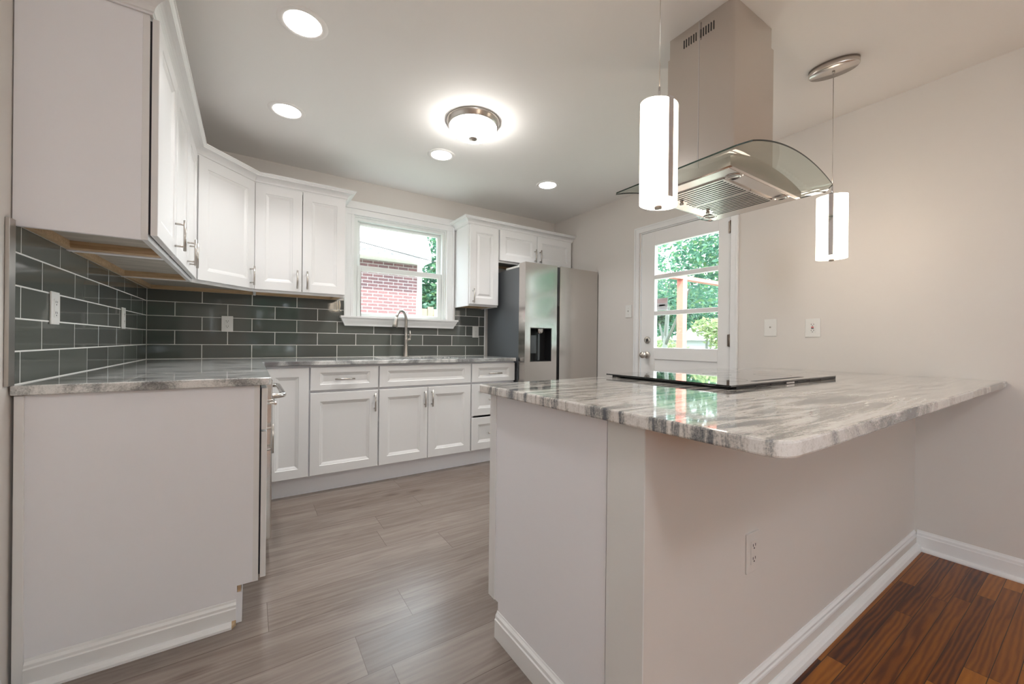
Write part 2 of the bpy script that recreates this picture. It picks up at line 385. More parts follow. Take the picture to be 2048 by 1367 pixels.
mb = tiles('y', (-1.797, 0), lambda r: [-(.5654+(n-(.5 if r % 2 else 0))*U) for n in range(-1, 6)], lambda r: [(-1.8, 0)])
th = thing('tile_backsplash', (0, -.9, ZC), 'dark grey glass subway tile backsplash on the left wall, ending in a metal strip', 'backsplash', 'glass tile backsplashes')
mb.build('tiles', 'tile', th)
g = MB(); g.box((-.0075, -1.797, ZC), (-.0005, 0, 1.392)); g.build('grout', 'grout', th)
g = MB(); g.box((-.0075, -1.835, ZC), (.002, -1.798, 1.402)); tag(g.build('edge_trim', 'nickel', th, bevel=.001), label='vertical metal edge strip')

# ------------------------------------------------------------------ cabinet parts
def door_mesh(name, w_, h, parent, loc, rz, fx=.060, fz=.060, t=.0185, m_='white', raised=False):
    """framed cabinet front; local x = width, z up, outward -y, back face at y=0"""
    rings = [(0, 0, 0), (0, 0, -t+.0015), (.0015, .0015, -t), (fx, fz, -t), (fx+.0025, fz+.0025, -t+.0035), (fx+.007, fz+.007, -t+.0040), (fx+.021, fz+.021, -t+.0095), (fx+.024, fz+.024, -t+.0095)]
    if raised: rings = rings[:6]+[(fx+.012, fz+.012, -t+.010), (fx+.022, fz+.022, -t+.010), (fx+.038, fz+.038, -t+.003)]
    mb = MB(); vs = []
    for ix, iz, y in rings: vs += [(ix, y, iz), (w_-ix, y, iz), (w_-ix, y, h-iz), (ix, y, h-iz)]
    fs = [(3, 2, 1, 0)]
    for r in range(len(rings)-1):
        for k in range(4): fs.append((r*4+k, r*4+(k+1) % 4, (r+1)*4+(k+1) % 4, (r+1)*4+k))
    n = (len(rings)-1)*4; fs.append((n, n+1, n+2, n+3)); mb.add(vs, fs)
    o = mb.build(name, m_, None, org=(0, 0, 0)); o.parent = parent; o.location = Vector(loc)-Vector(parent['_o']); o.rotation_euler = (0, 0, rz)
    return o
_hm = {}
def handle(parent, x, z, vert=True, L=.132, off=.032):
    key = (vert, L)
    if key not in _hm:
        mb = MB(); r = .0055; h = L/2
        if vert:
            mb.tube([(0, -off, -h), (0, -off, h)], r, 12)
            for s in (-1, 1): mb.tube([(0, 0, s*(h-.018)), (0, -off, s*(h-.018))], .0042, 8)
        else:
            mb.tube([(-h, -off, 0), (h, -off, 0)], r, 12)
            for s in (-1, 1): mb.tube([(s*(h-.018), 0, 0), (s*(h-.018), -off, 0)], .0042, 8)
        o = mb.build('handle', 'nickel', None, org=(0, 0, 0)); _hm[key] = o.data; bpy.data.objects.remove(o)
    o = bpy.data.objects.new('handle', _hm[key]); COL.objects.link(o); o.parent = parent; o.location = (x, -.0195, z); return o
RX = PI/2
# ---- upper cabinets
UB, UT, DB, DT = 1.386, 2.146, 1.403, 2.131
D0 = .294; DF = .0055
def carcass(t, poly, z0=UB, z1=UT, lab=None):
    pass
# left wall, single door cabinet
def upper_left(y0, y1, doors, label):
    t = thing('wall_cabinet', (0, (y0+y1)/2, UB), label, 'cabinet', 'white wall cabinets')
    mb = MB(); th_ = .016
    mb.box((-.005, y0, UB), (D0-.018, y0+th_, UT)); mb.box((-.005, y1-th_, UB), (D0-.018, y1, UT)); mb.box((-.005, y0+th_, UT-th_), (D0-.018, y1-th_, UT)); mb.box((-.005, y0+th_, UB+.03), (.003, y1-th_, UT-th_))
    mb.build('body', 'panel', t)
    mb = MB(); mb.box((.003, y0+th_, UB+.03), (D0-.018, y1-th_, UB+.042)); tag(mb.build('bottom_panel', 'ply', t), label='raw unpainted plywood bottom')
    mb = MB(); mb.box((.003, y0+th_, UB+.004), (.022, y1-th_, UB+.03)); mb.box((.022, y1-th_-.045, UB+.004), (D0-.018, y1-th_, UB+.03)); tag(mb.build('batten', 'batten', t), label='raw pine mounting battens')
    mb = MB(); mb.box((D0-.018, y0, UB), (D0, y1, UB+.03)); mb.box((D0-.018, y0, UT-.03), (D0, y1, UT)); mb.box((D0-.018, y0, UB+.03), (D0, y0+.035, UT-.03)); mb.box((D0-.018, y1-.035, UB+.03), (D0, y1, UT-.03)); mb.build('face_frame', 'white', t, bevel=.0008)
    mb = MB(); mb.box((D0, y0+.003, DB+.004), (D0+DF-.0002, y1-.008, DT-.01)); mb.build('gap_shade_strip', 'gap', t)  # dark filler strip, paints the shade in the gap behind the doors
    for a, b, hs in doors:
        d = door_mesh('door', b-a, DT-DB, t, (D0+DF, a, DB), RX)
        handle(d, (b-a-.042) if hs > 0 else .042, 1.487-DB, True, .128)
    return t
upper_left(-1.800, -1.392, [(-1.798, -1.396, 1)], 'white wall cabinet with one door, nearest the camera on the left wall')
upper_left(-1.390, -.622, [(-1.386, -1.004, 1), (-1.000, -.626, -1)], 'white two-door wall cabinet on the left wall, beside the angled corner cabinet')
# diagonal corner
CY, CX = -.620, .598
t = thing('wall_cabinet', (.2, -.2, UB), 'white angled corner wall cabinet with a single door', 'cabinet', 'white wall cabinets')
poly = [(-.005, .005), (-.005, CY), (D0-.018, CY), (CX, -D0+.018), (CX, .005)]
poly = [(-.005, CY), (D0-.01, CY), (CX, -D0+.01), (CX, .005), (-.005, .005)]
mb = MB(); mb.prism(poly, UB+.03, UB+.042); tag(mb.build('bottom_panel', 'ply', t), label='raw unpainted plywood bottom')
mb = MB(); mb.box((.003, CY+.002, UB+.004), (.024, .004, UB+.03)); mb.box((.024, -.016, UB+.004), (CX-.002, .004, UB+.03)); mb.box((.024, CY+.002, UB+.004), (D0-.03, CY+.04, UB+.03)); tag(mb.build('batten', 'batten', t), label='raw pine mounting battens')
mb = MB(); mb.prism(poly, UB+.042, UT); mb.build('body', 'white', t)
dv = Vector((CX-D0, -D0-CY)); dl = dv.length; dv.normalize(); dn = Vector((dv.y, -dv.x)); ang = math.atan2(dv.y, dv.x)
def dq(a, d): return (D0+dv.x*a+dn.x*d, CY+dv.y*a+dn.y*d)
mb = MB()
for (a, b, z0, z1) in ((0, dl, UB, UB+.03), (0, dl, UT-.03, UT), (0, .03, UB+.03, UT-.03), (dl-.03, dl, UB+.03, UT-.03)):
    mb.prism([dq(a, -.018), dq(b, -.018), dq(b, 0), dq(a, 0)], z0, z1)
mb.build('face_frame', 'white', t)
a0 = dq(.018, DF); d = door_mesh('door', dl-.036, DT-DB, t, (a0[0], a0[1], DB), ang, fx=.058)
handle(d, dl-.036-.035, 1.487-DB, True, .128)
# back wall uppers
def upper_back(x0, x1, doors, label, z0=UB, hz=1.487, raised=False, wood_=True, dbz=DB):
    t = thing('wall_cabinet', ((x0+x1)/2, 0, z0), label, 'cabinet', 'white wall cabinets')
    mb = MB(); k = .016; F = -D0
    mb.box((x0, .005, z0), (x0+k, F+.018, UT)); mb.box((x1-k, .005, z0), (x1, F+.018, UT)); mb.box((x0+k, .005, UT-k), (x1-k, F+.018, UT)); mb.box((x0+k, .005, z0+.03), (x1-k, -.003, UT-k))
    mb.build('body', 'white', t, bevel=.0006)
    mb = MB(); mb.box((x0+k, -.003, z0+.026), (x1-k, F+.018, z0+.038)); tag(mb.build('bottom_panel', 'ply', t), label='raw unpainted plywood bottom')
    mb = MB(); mb.box((x0+k, -.003, z0+.004), (x1-k, -.022, z0+.026)); mb.box((x1-k-.04, -.022, z0+.006), (x1-k, F+.018, z0+.026)); tag(mb.build('batten', 'batten', t), label='raw pine mounting battens')
    mb = MB(); mb.box((x0, F+.018, z0), (x1, F, z0+.03)); mb.box((x0, F+.018, UT-.03), (x1, F, UT)); mb.box((x0, F+.018, z0+.03), (x0+.035, F, UT-.03)); mb.box((x1-.035, F+.018, z0+.03), (x1, F, UT-.03))
    mb.build('face_frame', 'white', t, bevel=.0008)
    for a, b, hs in doors:
        d = door_mesh('door', b-a, DT-dbz, t, (a, F-DF, dbz), 0, raised=raised)
        handle(d, (b-a-.030) if hs > 0 else .030, hz-dbz, True, .13)
    return t
upper_back(CX+.001, 1.192, [(.604, .893, 1), (.897, 1.188, -1)], 'white two-door wall cabinet between the corner cabinet and the window')
upper_back(2.256, 2.572, [(2.262, 2.566, -1)], 'tall narrow white wall cabinet right of the window', raised=True, hz=1.477)
upper_back(2.574, 3.500, [(2.582, 3.022, 1), (3.028, 3.485, -1)], 'short wide white two-door cabinet above the refrigerator', z0=1.822, hz=1.927, dbz=1.840)
# crown moulding
cp = [(0, 0), (.006, 0), (.006, .006), (.011, .009)]+[(.011+.040*(1-math.cos(a)), .009+.032*math.sin(a)) for a in [PI/2*k/7 for k in range(1, 8)]]+[(.053, .041), (.053, .046), (.058, .050), (.062, .056), (.066, .057), (.066, .063), (0, .063)]; cp = [(a, b_+2.137) for a, b_ in cp]
def crown(path, label, org):
    t = MB(); t.sweep(path, cp); o = t.build('crown_molding', 'white', None, org=org); tag(o, label, 'molding', 'white crown moldings'); return o
E0 = .0015
crown([(-.006, -1.802), (D0+E0, -1.802), (D0+E0, CY), (CX, -D0-E0), (1.1935, -D0-E0), (1.1935, .006)], 'white crown molding bending along the left wall and corner wall cabinets', (.3, -.9, 2.124))
crown([(2.2545, .006), (2.2545, -D0-E0), (3.500, -D0-E0), (3.500, .006)], 'white crown molding over the narrow cabinet and the refrigerator cabinet', (2.9, -.3, 2.124))

# ---- base cabinets
BF = -.560   # face frame plane, back run
BT = .882
def base_back(x0, x1, fronts, label, frame=True):
    t = thing('base_cabinet', ((x0+x1)/2, -.28, 0), label, 'cabinet', 'white base cabinets')
    mb = MB(); mb.box((x0, .005, .118), (x0+.016, BF+.018, BT)); mb.box((x1-.016, .005, .118), (x1, BF+.018, BT)); mb.box((x0+.016, .005, .118), (x1-.016, BF+.018, .134)); mb.box((x0+.016, .005, .134), (x1-.016, -.006, BT)); mb.build('body', 'panel', t)
    mb = MB(); mb.box((x0, BF+.018, .118), (x1, BF, .15)); mb.box((x0, BF+.018, BT-.03), (x1, BF, BT)); mb.box((x0, BF+.018, .15), (x0+.03, BF, BT-.03)); mb.box((x1-.03, BF+.018, .15), (x1, BF, BT-.03)); mb.box((x0+.03, BF+.018, .69), (x1-.03, BF, .72)); mb.build('face_frame', 'panel', t)
    for kind, a, b, z0, z1, hx, hz in fronts:
        fz = .038 if z1-z0 < .2 else .060
        d = door_mesh('drawer' if kind in 'DF' else 'door', b-a, z1-z0, t, (a, BF-DF, z0), 0, fz=fz)
        if kind == 'F': d.name = 'false_drawer_front'
        if hx is not None: handle(d, hx-a, hz-z0, kind == 'd', .130)
    return t
base_back(.622, .921, [('d', .663, .918, .133, .867, None, 0)], 'white base cabinet with a full-height door in the left corner')
base_back(.922, 1.381, [('D', .927, 1.377, .711, .869, 1.142, .786), ('d', .927, 1.377, .133, .693, 1.351, .607)], 'white base cabinet with one drawer over one door, left of the sink cabinet')
base_back(1.382, 2.149, [('F', 1.387, 2.144, .711, .869, None, 0), ('d', 1.387, 1.763, .133, .693, 1.735, .606), ('d', 1.767, 2.144, .133, .693, 1.771, .606)], 'wide white sink base cabinet with two doors below the faucet').name = 'sink_cabinet'
for ch in [o for o in COL.objects if o.parent and o.parent.name.startswith('sink_cabinet') and o.name.startswith('door')][1:]:
    for hh in ch.children: hh.location.x = .028
base_back(2.150, 2.592, [('D', 2.155, 2.588, .711, .869, 2.369, .784), ('D', 2.155, 2.588, .425, .693, 2.369, .56), ('D', 2.155, 2.588, .133, .407, 2.369, .27)], 'white three-drawer base cabinet next to the refrigerator')
mb = MB(); mb.box((.55, -.522, 0), (2.590, -.510, .1175)); tag(mb.build('toe_kick', 'panel', None, org=(1.6, -.516, 0)), 'long white toe kick board under the sink wall cabinets', 'toe kick')

# left run (fronts face +x)
LX = .616
t = thing('base_cabinet', (.3, -1.6, 0), 'white base cabinet nearest the camera with a broad blank end panel', 'cabinet', 'white base cabinets')
y0, y1 = -1.790, -1.402
mb = MB(); mb.prism([(0, 0), (.550, 0), (.550, .139), (LX-.018, .139), (LX-.018, BT), (0, BT)], y0, y0+.016, axis='y'); tag(mb.build('end_panel', 'panel', t), label='broad blank white end panel')
mb = MB(); mb.box((0, y1-.016, .139), (LX-.018, y1, BT)); mb.box((0, y0+.016, .139), (LX-.018, y1-.016, .155)); mb.box((0, y0+.016, .155), (.012, y1-.016, BT)); mb.box((.012, y0+.016, BT-.02), (LX-.018, y1-.016, BT)); mb.build('body', 'panel', t)
mb = MB(); mb.box((LX-.018, y0-.001, .139), (LX, y0+.035, BT)); mb.box((LX-.018, y1-.03, .139), (LX, y1, BT)); mb.box((LX-.018, y0+.035, .139), (LX, y1-.03, .17)); mb.box((LX-.018, y0+.035, .70), (LX, y1-.03, .72)); mb.box((LX-.018, y0+.035, BT-.03), (LX, y1-.03, BT)); mb.build('face_frame', 'white', t)
mb = MB(); mb.box((LX, y0+.003, .16), (LX+.0055, y1-.012, BT-.012)); mb.build('gap_shade_strip', 'gap', t)  # dark strip standing in for shade between frame and fronts
d = door_mesh('drawer', y1-y0-.006, .158, t, (LX+.006, y0+.002, .712), RX, fz=.038); handle(d, .195, .078, False, .13)
d = door_mesh('door', y1-y0-.006, .557, t, (LX+.006, y0+.002, .147), RX); handle(d, y1-y0-.045, .60-.147, True, .134)
mb = MB(); mb.box((.550, y0+.001, .0), (.566, y1, .112), 0); mb.box((.551, y0+.006, .112), (.562, y1, .139), 1); tag(mb.build('toe_kick', ['panel', 'batten'], t), label='pale toe kick board')
mb = MB(); mb.prism([(0, 0), (.024, 0), (.020, BT), (0, BT)], y0-.007, y0, axis='y'); tag(mb.build('scribe_trim', 'trim', t, bevel=.001), label='white scribe strip against the wall')
mb = MB(); mb.sweep([(.024, y0), (.548, y0)], [(0, 0), (.013, 0), (.013, .062), (.010, .066), (.009, .074), (.004, .082), (.002, .090), (0, .090)]); mb.build('base_molding', 'trim', t, bevel=.0008)
mb = MB(); mb.sweep([(.024, y0-.013), (.535, y0-.013)], [(0, 0), (.018, 0), (.0175, .008), (.013, .015), (.006, .019), (0, .020)]); mb.build('shoe_molding', 'trim', t)
mb = MB(); mb.add([(.535, y0-.013, 0), (.548, y0-.013, 0), (.535, y0-.031, 0), (.535, y0-.013, .020), (.548, y0-.013, .02)], [(0, 1, 2), (0, 2, 3), (2, 1, 4, 3), (0, 3, 4, 1)]); tag(mb.build('shoe_end', 'batten', t), label='bare cut wooden end')
# dishwasher
t = thing('dishwasher', (.3, -1.1, 0), 'stainless steel dishwasher with curved bar handle in the left run', 'dishwasher')
mb = MB(); mb.box((.04, -1.398, .1), (.61, -.792, .868)); mb.build('body', 'darkmetal', t)
mb = MB(); mb.box((.612, -1.397, .115), (.674, -.793, .868)); mb.build('door', 'steel', t, bevel=.006)
pts = []
yc0, yc1, zc, xo, rr_ = -1.36, -.83, .786, .724, .046
pts.append((.662, yc0, zc)); pts.append((xo-rr_, yc0, zc))
for k in range(1, 11): a = PI/2*k/10; pts.append((xo-rr_+rr_*math.sin(a), yc0+rr_-rr_*math.cos(a), zc))
for k in range(0, 11): a = PI/2*k/10; pts.append((xo-rr_+rr_*math.cos(a), yc1-rr_+rr_*math.sin(a), zc))
pts.append((.662, yc1, zc))
mb = MB(); mb.tube(pts, .0125, 16); mb.build('handle', 'steel', t)
mb = MB(); mb.box((.05, -1.39, 0), (.56, -.80, .1)); mb.build('toe_kick', 'black', t)
# corner filler
t = thing('filler_panel', (.6, -.67, 0), 'narrow white filler panel between dishwasher and corner cabinet', 'panel')
mb = MB(); mb.box((.60, -.790, .118), (.618, -.562, BT)); tag(mb.build('panel', 'white', t), label=None)

# ------------------------------------------------------------------ countertops
t = thing('countertop', (1.2, -.6, BT), 'grey veined granite countertop, L-shaped, along the left and sink walls', 'countertop')
mb = MB(); z0, z1 = BT+.002, ZC; sx0, sx1, sy0, sy1 = 1.44, 2.09, -.50, -.155
def cbox(a, b, c_, d_): mb.box((a, c_, z0), (b, d_, z1))
L = [(-.0, .0), (2.592, 0), (2.592, -.600), (.664, -.600), (.652, -.612), (.652, -1.803), (.644, -1.811), (-.004, -1.811), (-.004, 0)]
bmx = bmesh.new()
outer = [bmx.verts.new((x, y, z1)) for x, y in L[1:]]
hole = []
rc = .05
for cx_, cy_, a0 in ((sx1-rc, sy1-rc, 0), (sx0+rc, sy1-rc, 90), (sx0+rc, sy0+rc, 180), (sx1-rc, sy0+rc, 270)):
    for k in range(6): a = math.radians(a0+18*k); hole.append(bmx.verts.new((cx_+rc*math.cos(a), cy_+rc*math.sin(a), z1)))
eds = [bmx.edges.new((v[i], v[(i+1) % len(v)])) for v in (outer, hole) for i in range(len(v))]
bmesh.ops.triangle_fill(bmx, use_beauty=True, use_dissolve=False, edges=eds)
ret = bmesh.ops.extrude_face_region(bmx, geom=list(bmx.faces))
for v in [e for e in ret['geom'] if isinstance(e, bmesh.types.BMVert)]: v.co.z = z0
bmesh.ops.recalc_face_normals(bmx, faces=bmx.faces)
me = bpy.data.meshes.new('slab')
for v in bmx.verts: v.co -= Vector(t['_o'])
bmx.to_mesh(me); bmx.free(); me.materials.append(M['granite'])
o = bpy.data.objects.new('slab', me); COL.objects.link(o); o.parent = t
b = o.modifiers.new('bevel', 'BEVEL'); b.width = .004; b.segments = 3; b.limit_method = 'ANGLE'; b.angle_limit = math.radians(50)
# sink
t = thing('sink', (1.765, -.33, .70), 'stainless undermount kitchen sink below the faucet', 'sink')
mb = MB(); s0 = (sx0-.008, sy0-.008); s1 = (sx1+.008, sy1+.008)
mb.box((s0[0]-.002, s0[1]-.002, .69), (s0[0], s1[1]+.002, z0-.002)); mb.box((s1[0], s0[1]-.002, .69), (s1[0]+.002, s1[1]+.002, z0-.002)); mb.box((s0[0], s0[1]-.002, .69), (s1[0], s0[1], z0-.002)); mb.box((s0[0], s1[1], .69), (s1[0], s1[1]+.002, z0-.002)); mb.box((s0[0], s0[1], .69), (s1[0], s1[1], .693))
mb.build('basin', 'steel', t)
mb = MB(); mb.lathe([(0, .6945), (.03, .6945), (.045, .696), (.045, .693)], (1.765, -.33, 0)); mb.build('drain', 'chrome', t)
# faucet
t = thing('faucet', (1.748, -.085, ZC), 'brushed nickel gooseneck pull-down faucet in front of the window', 'faucet')
fx_, fy_ = 1.748, -.085; dx_, dy_ = -.86, -.51
mb = MB(); mb.lathe([(0, ZC), (.027, ZC), (.027, ZC+.006), (.024, ZC+.012), (.0225, ZC+.05), (.018, ZC+.10), (.0165, ZC+.135), (.0175, ZC+.14), (.0175, ZC+.165), (.0135, ZC+.175), (.0128, ZC+.18)], (fx_, fy_, 0), seg=24); mb.build('base', 'nickel', t)
path = [(fx_, fy_, ZC+.17), (fx_, fy_, 1.20), (fx_, fy_, 1.235)]; R_ = .062
for k in range(1, 13):
    a = PI*.93*k/12; h = R_*(1-math.cos(a)); path.append((fx_+dx_*h, fy_+dy_*h, 1.235+.085*math.sin(a)))
mb = MB(); mb.tube(path, .0125, 16); mb.build('spout', 'nickel', t)
e = Vector(path[-1]); d_ = (e-Vector(path[-2])).normalized()
mb = MB(); mb.tube([e-d_*.01, e+d_*.01, e+d_*.06, e+d_*.085], [.0135, .0145, .021, .022], 16); mb.tube([e+d_*.085, e+d_*.088], [.018, .018], 16, 1); mb.build('spray_head', ['nickel', 'black'], t)
mb = MB(); mb.tube([(fx_, fy_, ZC+.152), (fx_+.030, fy_-.004, ZC+.152)], .011, 12); mb.tube([(fx_+.032, fy_-.004, ZC+.150), (fx_+.038, fy_-.006, ZC+.19), (fx_+.034, fy_-.006, ZC+.235)], [.010, .007, .005], 10); mb.build('lever', 'nickel', t)

# ------------------------------------------------------------------ refrigerator
t = thing('refrigerator', (3.05, -.36, 0), 'tall stainless steel side-by-side refrigerator with dark grey sides', 'refrigerator')
rx0, rx1, ryf, rz1 = 2.612, 3.492, -.598, 1.745
mb = MB(); mb.box((rx0+.004, -.03, .02), (rx1-.004, ryf, rz1-.01)); mb.build('body', 'fridgeside', t, bevel=.003)
mb = MB(); mb.box((rx0+.02, ryf-.006, .03), (rx1-.02, ryf-.001, rz1-.02)); mb.build('gasket', 'black', t)
def fdoor(x0, x1, name):
    mb = MB(); yb, yf = ryf-.008, -.703
    mb.prism([(x0, yb), (x0, yf+.004), (x0+.004, yf), (x1-.004, yf), (x1, yf+.004), (x1, yb)], .06, 1.768); return mb
xs = 2.987
# left door with dispenser recess: built as frame boxes around the recess
fx0, fx1, fz0, fz1 = 2.672, 2.912, .882, 1.186
mb = MB(); yb, yf = ryf-.008, -.703
mb.box((rx0, yb, .06), (fx0, yf, 1.768)); mb.box((fx1, yb, .06), (xs-.012, yf, 1.768)); mb.box((fx0, yb, .06), (fx1, yf, fz0)); mb.box((fx0, yb, fz1), (fx1, yf, 1.768))
dl_ = mb.build('door', 'steelf', t)
mb = MB(); mb.box((xs+.022, yb, .06), (rx1+.008, yf, 1.768)); mb.build('door', 'steelf', t, bevel=.002)
mb = MB(); mb.box((fx0, yb-.005, fz0), (fx1, yb-.002, fz1)); mb.box((fx0+.0005, yb-.005, fz0+.0005), (fx0+.006, yf+.001, fz1-.0005)); mb.box((fx1-.006, yb-.005, fz0+.0005), (fx1-.0005, yf+.001, fz1-.0005)); mb.box((fx0+.006, yb-.005, fz0+.0005), (fx1-.006, yf+.001, fz0+.006)); mb.box((fx0+.006, yb-.005, fz1-.006), (fx1-.006, yf+.001, fz1-.0005))
dp = mb.build('dispenser', 'black', dl_)
mb = MB(); mb.lathe([(0, 1.135), (.026, 1.135), (.034, 1.15), (.036, 1.179)], (2.80, -.668, 0), seg=24); mb.build('spout', 'steel', dl_)
mb = MB(); mb.box((2.796, -.652, .892), (2.816, -.642, 1.135)); mb.box((2.690, -.640, .955), (2.785, -.628, 1.12)); mb.build('paddle', 'fridgeside', dl_)
mb = MB(); mb.box((fx0-.004, yf-.0015, fz0-.004), (fx0, yf, fz1+.004)); mb.box((fx1, yf-.0015, fz0-.004), (fx1+.004, yf, fz1+.004)); mb.box((fx0, yf-.0015, fz1), (fx1, yf, fz1+.004)); mb.box((fx0, yf-.0015, fz0-.004), (fx1, yf, fz0)); mb.build('bezel', 'nickel', dl_)
mb = MB(); mb.box((xs-.010, yb, .06), (xs+.020, -.672, 1.765), 0); mb.box((xs-.0115, yb-.01, 1.02-.75), (xs+.0215, -.676, 1.40), 1); mb.build('handle_recess', ['fridgeside', 'black'], t)
mb = MB(); mb.box((rx0+.02, -.56, rz1-.008), (rx0+.085, -.60, rz1+.022)); mb.box((rx0+.012, -.36, rz1-.008), (rx0+.055, -.56, rz1+.012)); mb.build('hinge_cover', 'plate', t, bevel=.004)
mb = MB(); mb.box((rx1-.085, -.56, rz1-.008), (rx1-.02, -.60, rz1+.022)); mb.build('hinge_cover', 'plate', t, bevel=.004)
mb = MB(); mb.box((rx0+.03, -.1, 0), (rx1-.03, -.58, .02)); mb.build('base', 'black', t)

# ------------------------------------------------------------------ kitchen window
cw = .075; yw = .008
ox0, ox1, oz0, oz1 = 1.240, 2.243, 1.256, 2.235
t = bpy.data.objects.new('window_1', None); COL.objects.link(t); t.location = (1.74, .008, 1.25); t['_o'] = (1.74, .008, 1.25); t['kind'] = 'structure'
mb = MB()
for x0, x1 in ((ox0, ox0+cw), (ox1-cw, ox1)):
    mb.box((x0, yw, oz0), (x1, -.010, 2.16))
    mb.box((x0 if x0 == ox0 else x1-.018, -.010, oz0), (x0+.018 if x0 == ox0 else x1, -.018, 2.16))
    mb.box((x0+.05 if x0 == ox0 else x0+.012, -.010, oz0), (x0+.062 if x0 == ox0 else x0+.024, -.013, 2.16))
mb.box((ox0, yw, 2.125), (ox1, -.012, 2.175)); mb.box((ox0-.0, yw, 2.175), (ox1+.0, -.022, 2.235)); mb.box((ox0, -.012, 2.125), (ox1, -.016, 2.14))
mb.build('window_casing', 'trim', t, bevel=.002)
mb = MB()
for a, b in (((wx0, .008, wz0), (wx0+.012, T, wz1)), ((wx1-.012, .008, wz0), (wx1, T, wz1)), ((wx0+.012, .008, wz1-.012), (wx1-.012, T, wz1)), ((wx0+.012, .008, wz0), (wx1-.012, T, wz0+.014))): mb.box(a, b)
mb.build('window_jamb', 'vinyl', t)
vx0, vx1, vz0, vz1 = wx0+.012, wx1-.012, wz0+.014, wz1-.012
mb = MB()
for a, b in (((vx0, .02, vz0), (vx0+.022, .11, vz1)), ((vx1-.022, .02, vz0), (vx1, .11, vz1)), ((vx0+.022, .02, vz1-.024), (vx1-.022, .11, vz1)), ((vx0+.022, .02, vz0), (vx1-.022, .11, vz0+.016))): mb.box(a, b)
mb.build('window_frame', 'vinyl', t, bevel=.002)
def sash(name, x0, x1, z0, z1, ya, yb, s, top, bot):
    mb = MB(); mb.box((x0, ya, z0), (x0+s, yb, z1)); mb.box((x1-s, ya, z0), (x1, yb, z1)); mb.box((x0+s, ya, z1-top), (x1-s, yb, z1)); mb.box((x0+s, ya, z0), (x1-s, yb, z0+bot))
    o = mb.build(name, 'vinyl', t, bevel=.003)
    mb = MB(); ym = (ya+yb)/2; mb.box((x0+s-.002, ym-.002, z0+bot-.002), (x1-s+.002, ym+.002, z1-top+.002)); mb.build('pane', 'glass', o)
sash('sash', vx0+.022, vx1-.022, 1.668, vz1-.024, .068, .098, .030, .026, .030)
sash('sash', vx0+.022, vx1-.022, vz0+.016, 1.705, .032, .062, .034, .046, .028)
# stool with tapered apron
mb = MB(); ap = [(1.202, 1.262), (2.290, 1.262), (2.290, 1.250), (1.202, 1.250)]
mb.prism([(1.205, yw-.0), (2.278, yw), (2.278, -.052), (2.274, -.056), (1.209, -.056), (1.205, -.052)], 1.246, 1.262)
secs = [(1.246, -.048, 0.0), (1.236, -.044, .004), (1.222, -.040, .010), (1.196, -.026, .026), (1.190, -.024, .028), (1.179, -.022, .032)]
vs = []
for z, y, ins in secs: vs += [(1.212+ins, y, z), (2.271-ins, y, z), (2.271-ins, -.0005, z), (1.212+ins, -.0005, z)]
fs = [(0, 1, 2, 3)]
for r in range(len(secs)-1):
    for k in range(4): fs.append((r*4+k, r*4+(k+1) % 4, r*4+4+(k+1) % 4, r*4+4+k))
n = (len(secs)-1)*4; fs.append((n+3, n+2, n+1, n)); mb.add(vs, fs); mb.build('window_sill', 'trim', t, bevel=.001)

# ------------------------------------------------------------------ back door
t = bpy.data.objects.new('door_1', None); COL.objects.link(t); t.location = (W, -1.62, 0); t['_o'] = (W, -1.62, 0); t['kind'] = 'structure'
cas = [(0, 0), (.010, 0), (.010, .014), (.014, .018), (.014, .045), (.019, .050), (.019, .062), (0, .062)]
mb = MB(); c0, c1, ct = -2.082, -1.158, 2.094
for a, b in (((W, c0, 0), (W-.016, c0+.050, ct)), ((W, c1-.050, 0), (W-.016, c1, ct)), ((W, c0+.05, ct-.050), (W-.016, c1-.05, ct)), ((W-.016, c0, 0), (W-.021, c0+.014, ct)), ((W-.016, c1-.014, 0), (W-.021, c1, ct)), ((W-.016, c0+.014, ct-.014), (W-.021, c1-.014, ct))): mb.box(a, b)
mb.build('door_casing', 'trim', t, bevel=.002)
mb = MB(); mb.box((W, dy0, 0), (W+T, dy0+.006, dz)); mb.box((W, dy1-.006, 0), (W+T, dy1, dz)); mb.box((W, dy0+.01, dz-.010), (W+T, dy1-.01, dz)); mb.build('door_jamb', 'trim', t)
s0, s1, sz = -2.022, -1.228, 2.030; gy0, gy1, gz0, gz1 = -1.930, -1.364, 1.020, 1.909
xa, xb = W+.002, W+.046
mb = MB()
for a, b in (((xa, s0, .012), (xb, gy0, sz)), ((xa, gy1, .012), (xb, s1, sz)), ((xa, gy0, gz1), (xb, gy1, sz)), ((xa, gy0, .922), (xb, gy1, gz0)), ((xa, gy0, .012), (xb, gy1, .22)), ((xa+.012, gy0, .22), (xb-.012, gy1, .922))): mb.box(a, b)
for z in (1.632, 1.319): mb.box((xa, gy0, z-.018), (xb, gy1, z+.018))
sl = mb.build('door_slab', 'door', t, bevel=.003)
mb = MB(); mb.box((xa+.02, gy0-.002, gz0-.002), (xa+.024, gy1+.002, gz1+.002)); mb.build('pane', 'glass', sl)
def knobbase(z, y):
    mb = MB(); mb.lathe([(0, -.0), (.031, 0), (.031, -.006), (.027, -.012), (.016, -.014)], (xa, y, z), 'x', 28); return mb
mb = knobbase(1.087, -1.297); mb.box((xa-.030, -1.297-.006, 1.070), (xa-.012, -1.297+.006, 1.104)); mb.build('deadbolt', 'nickel', sl, bevel=.001)
mb = knobbase(.955, -1.297); mb.lathe([(.016, -.012), (.013, -.030), (.020, -.042), (.028, -.054), (.029, -.066), (.023, -.076), (0, -.078)], (xa, -1.297, .955), 'x', 28); mb.build('door_knob', 'nickel', sl)
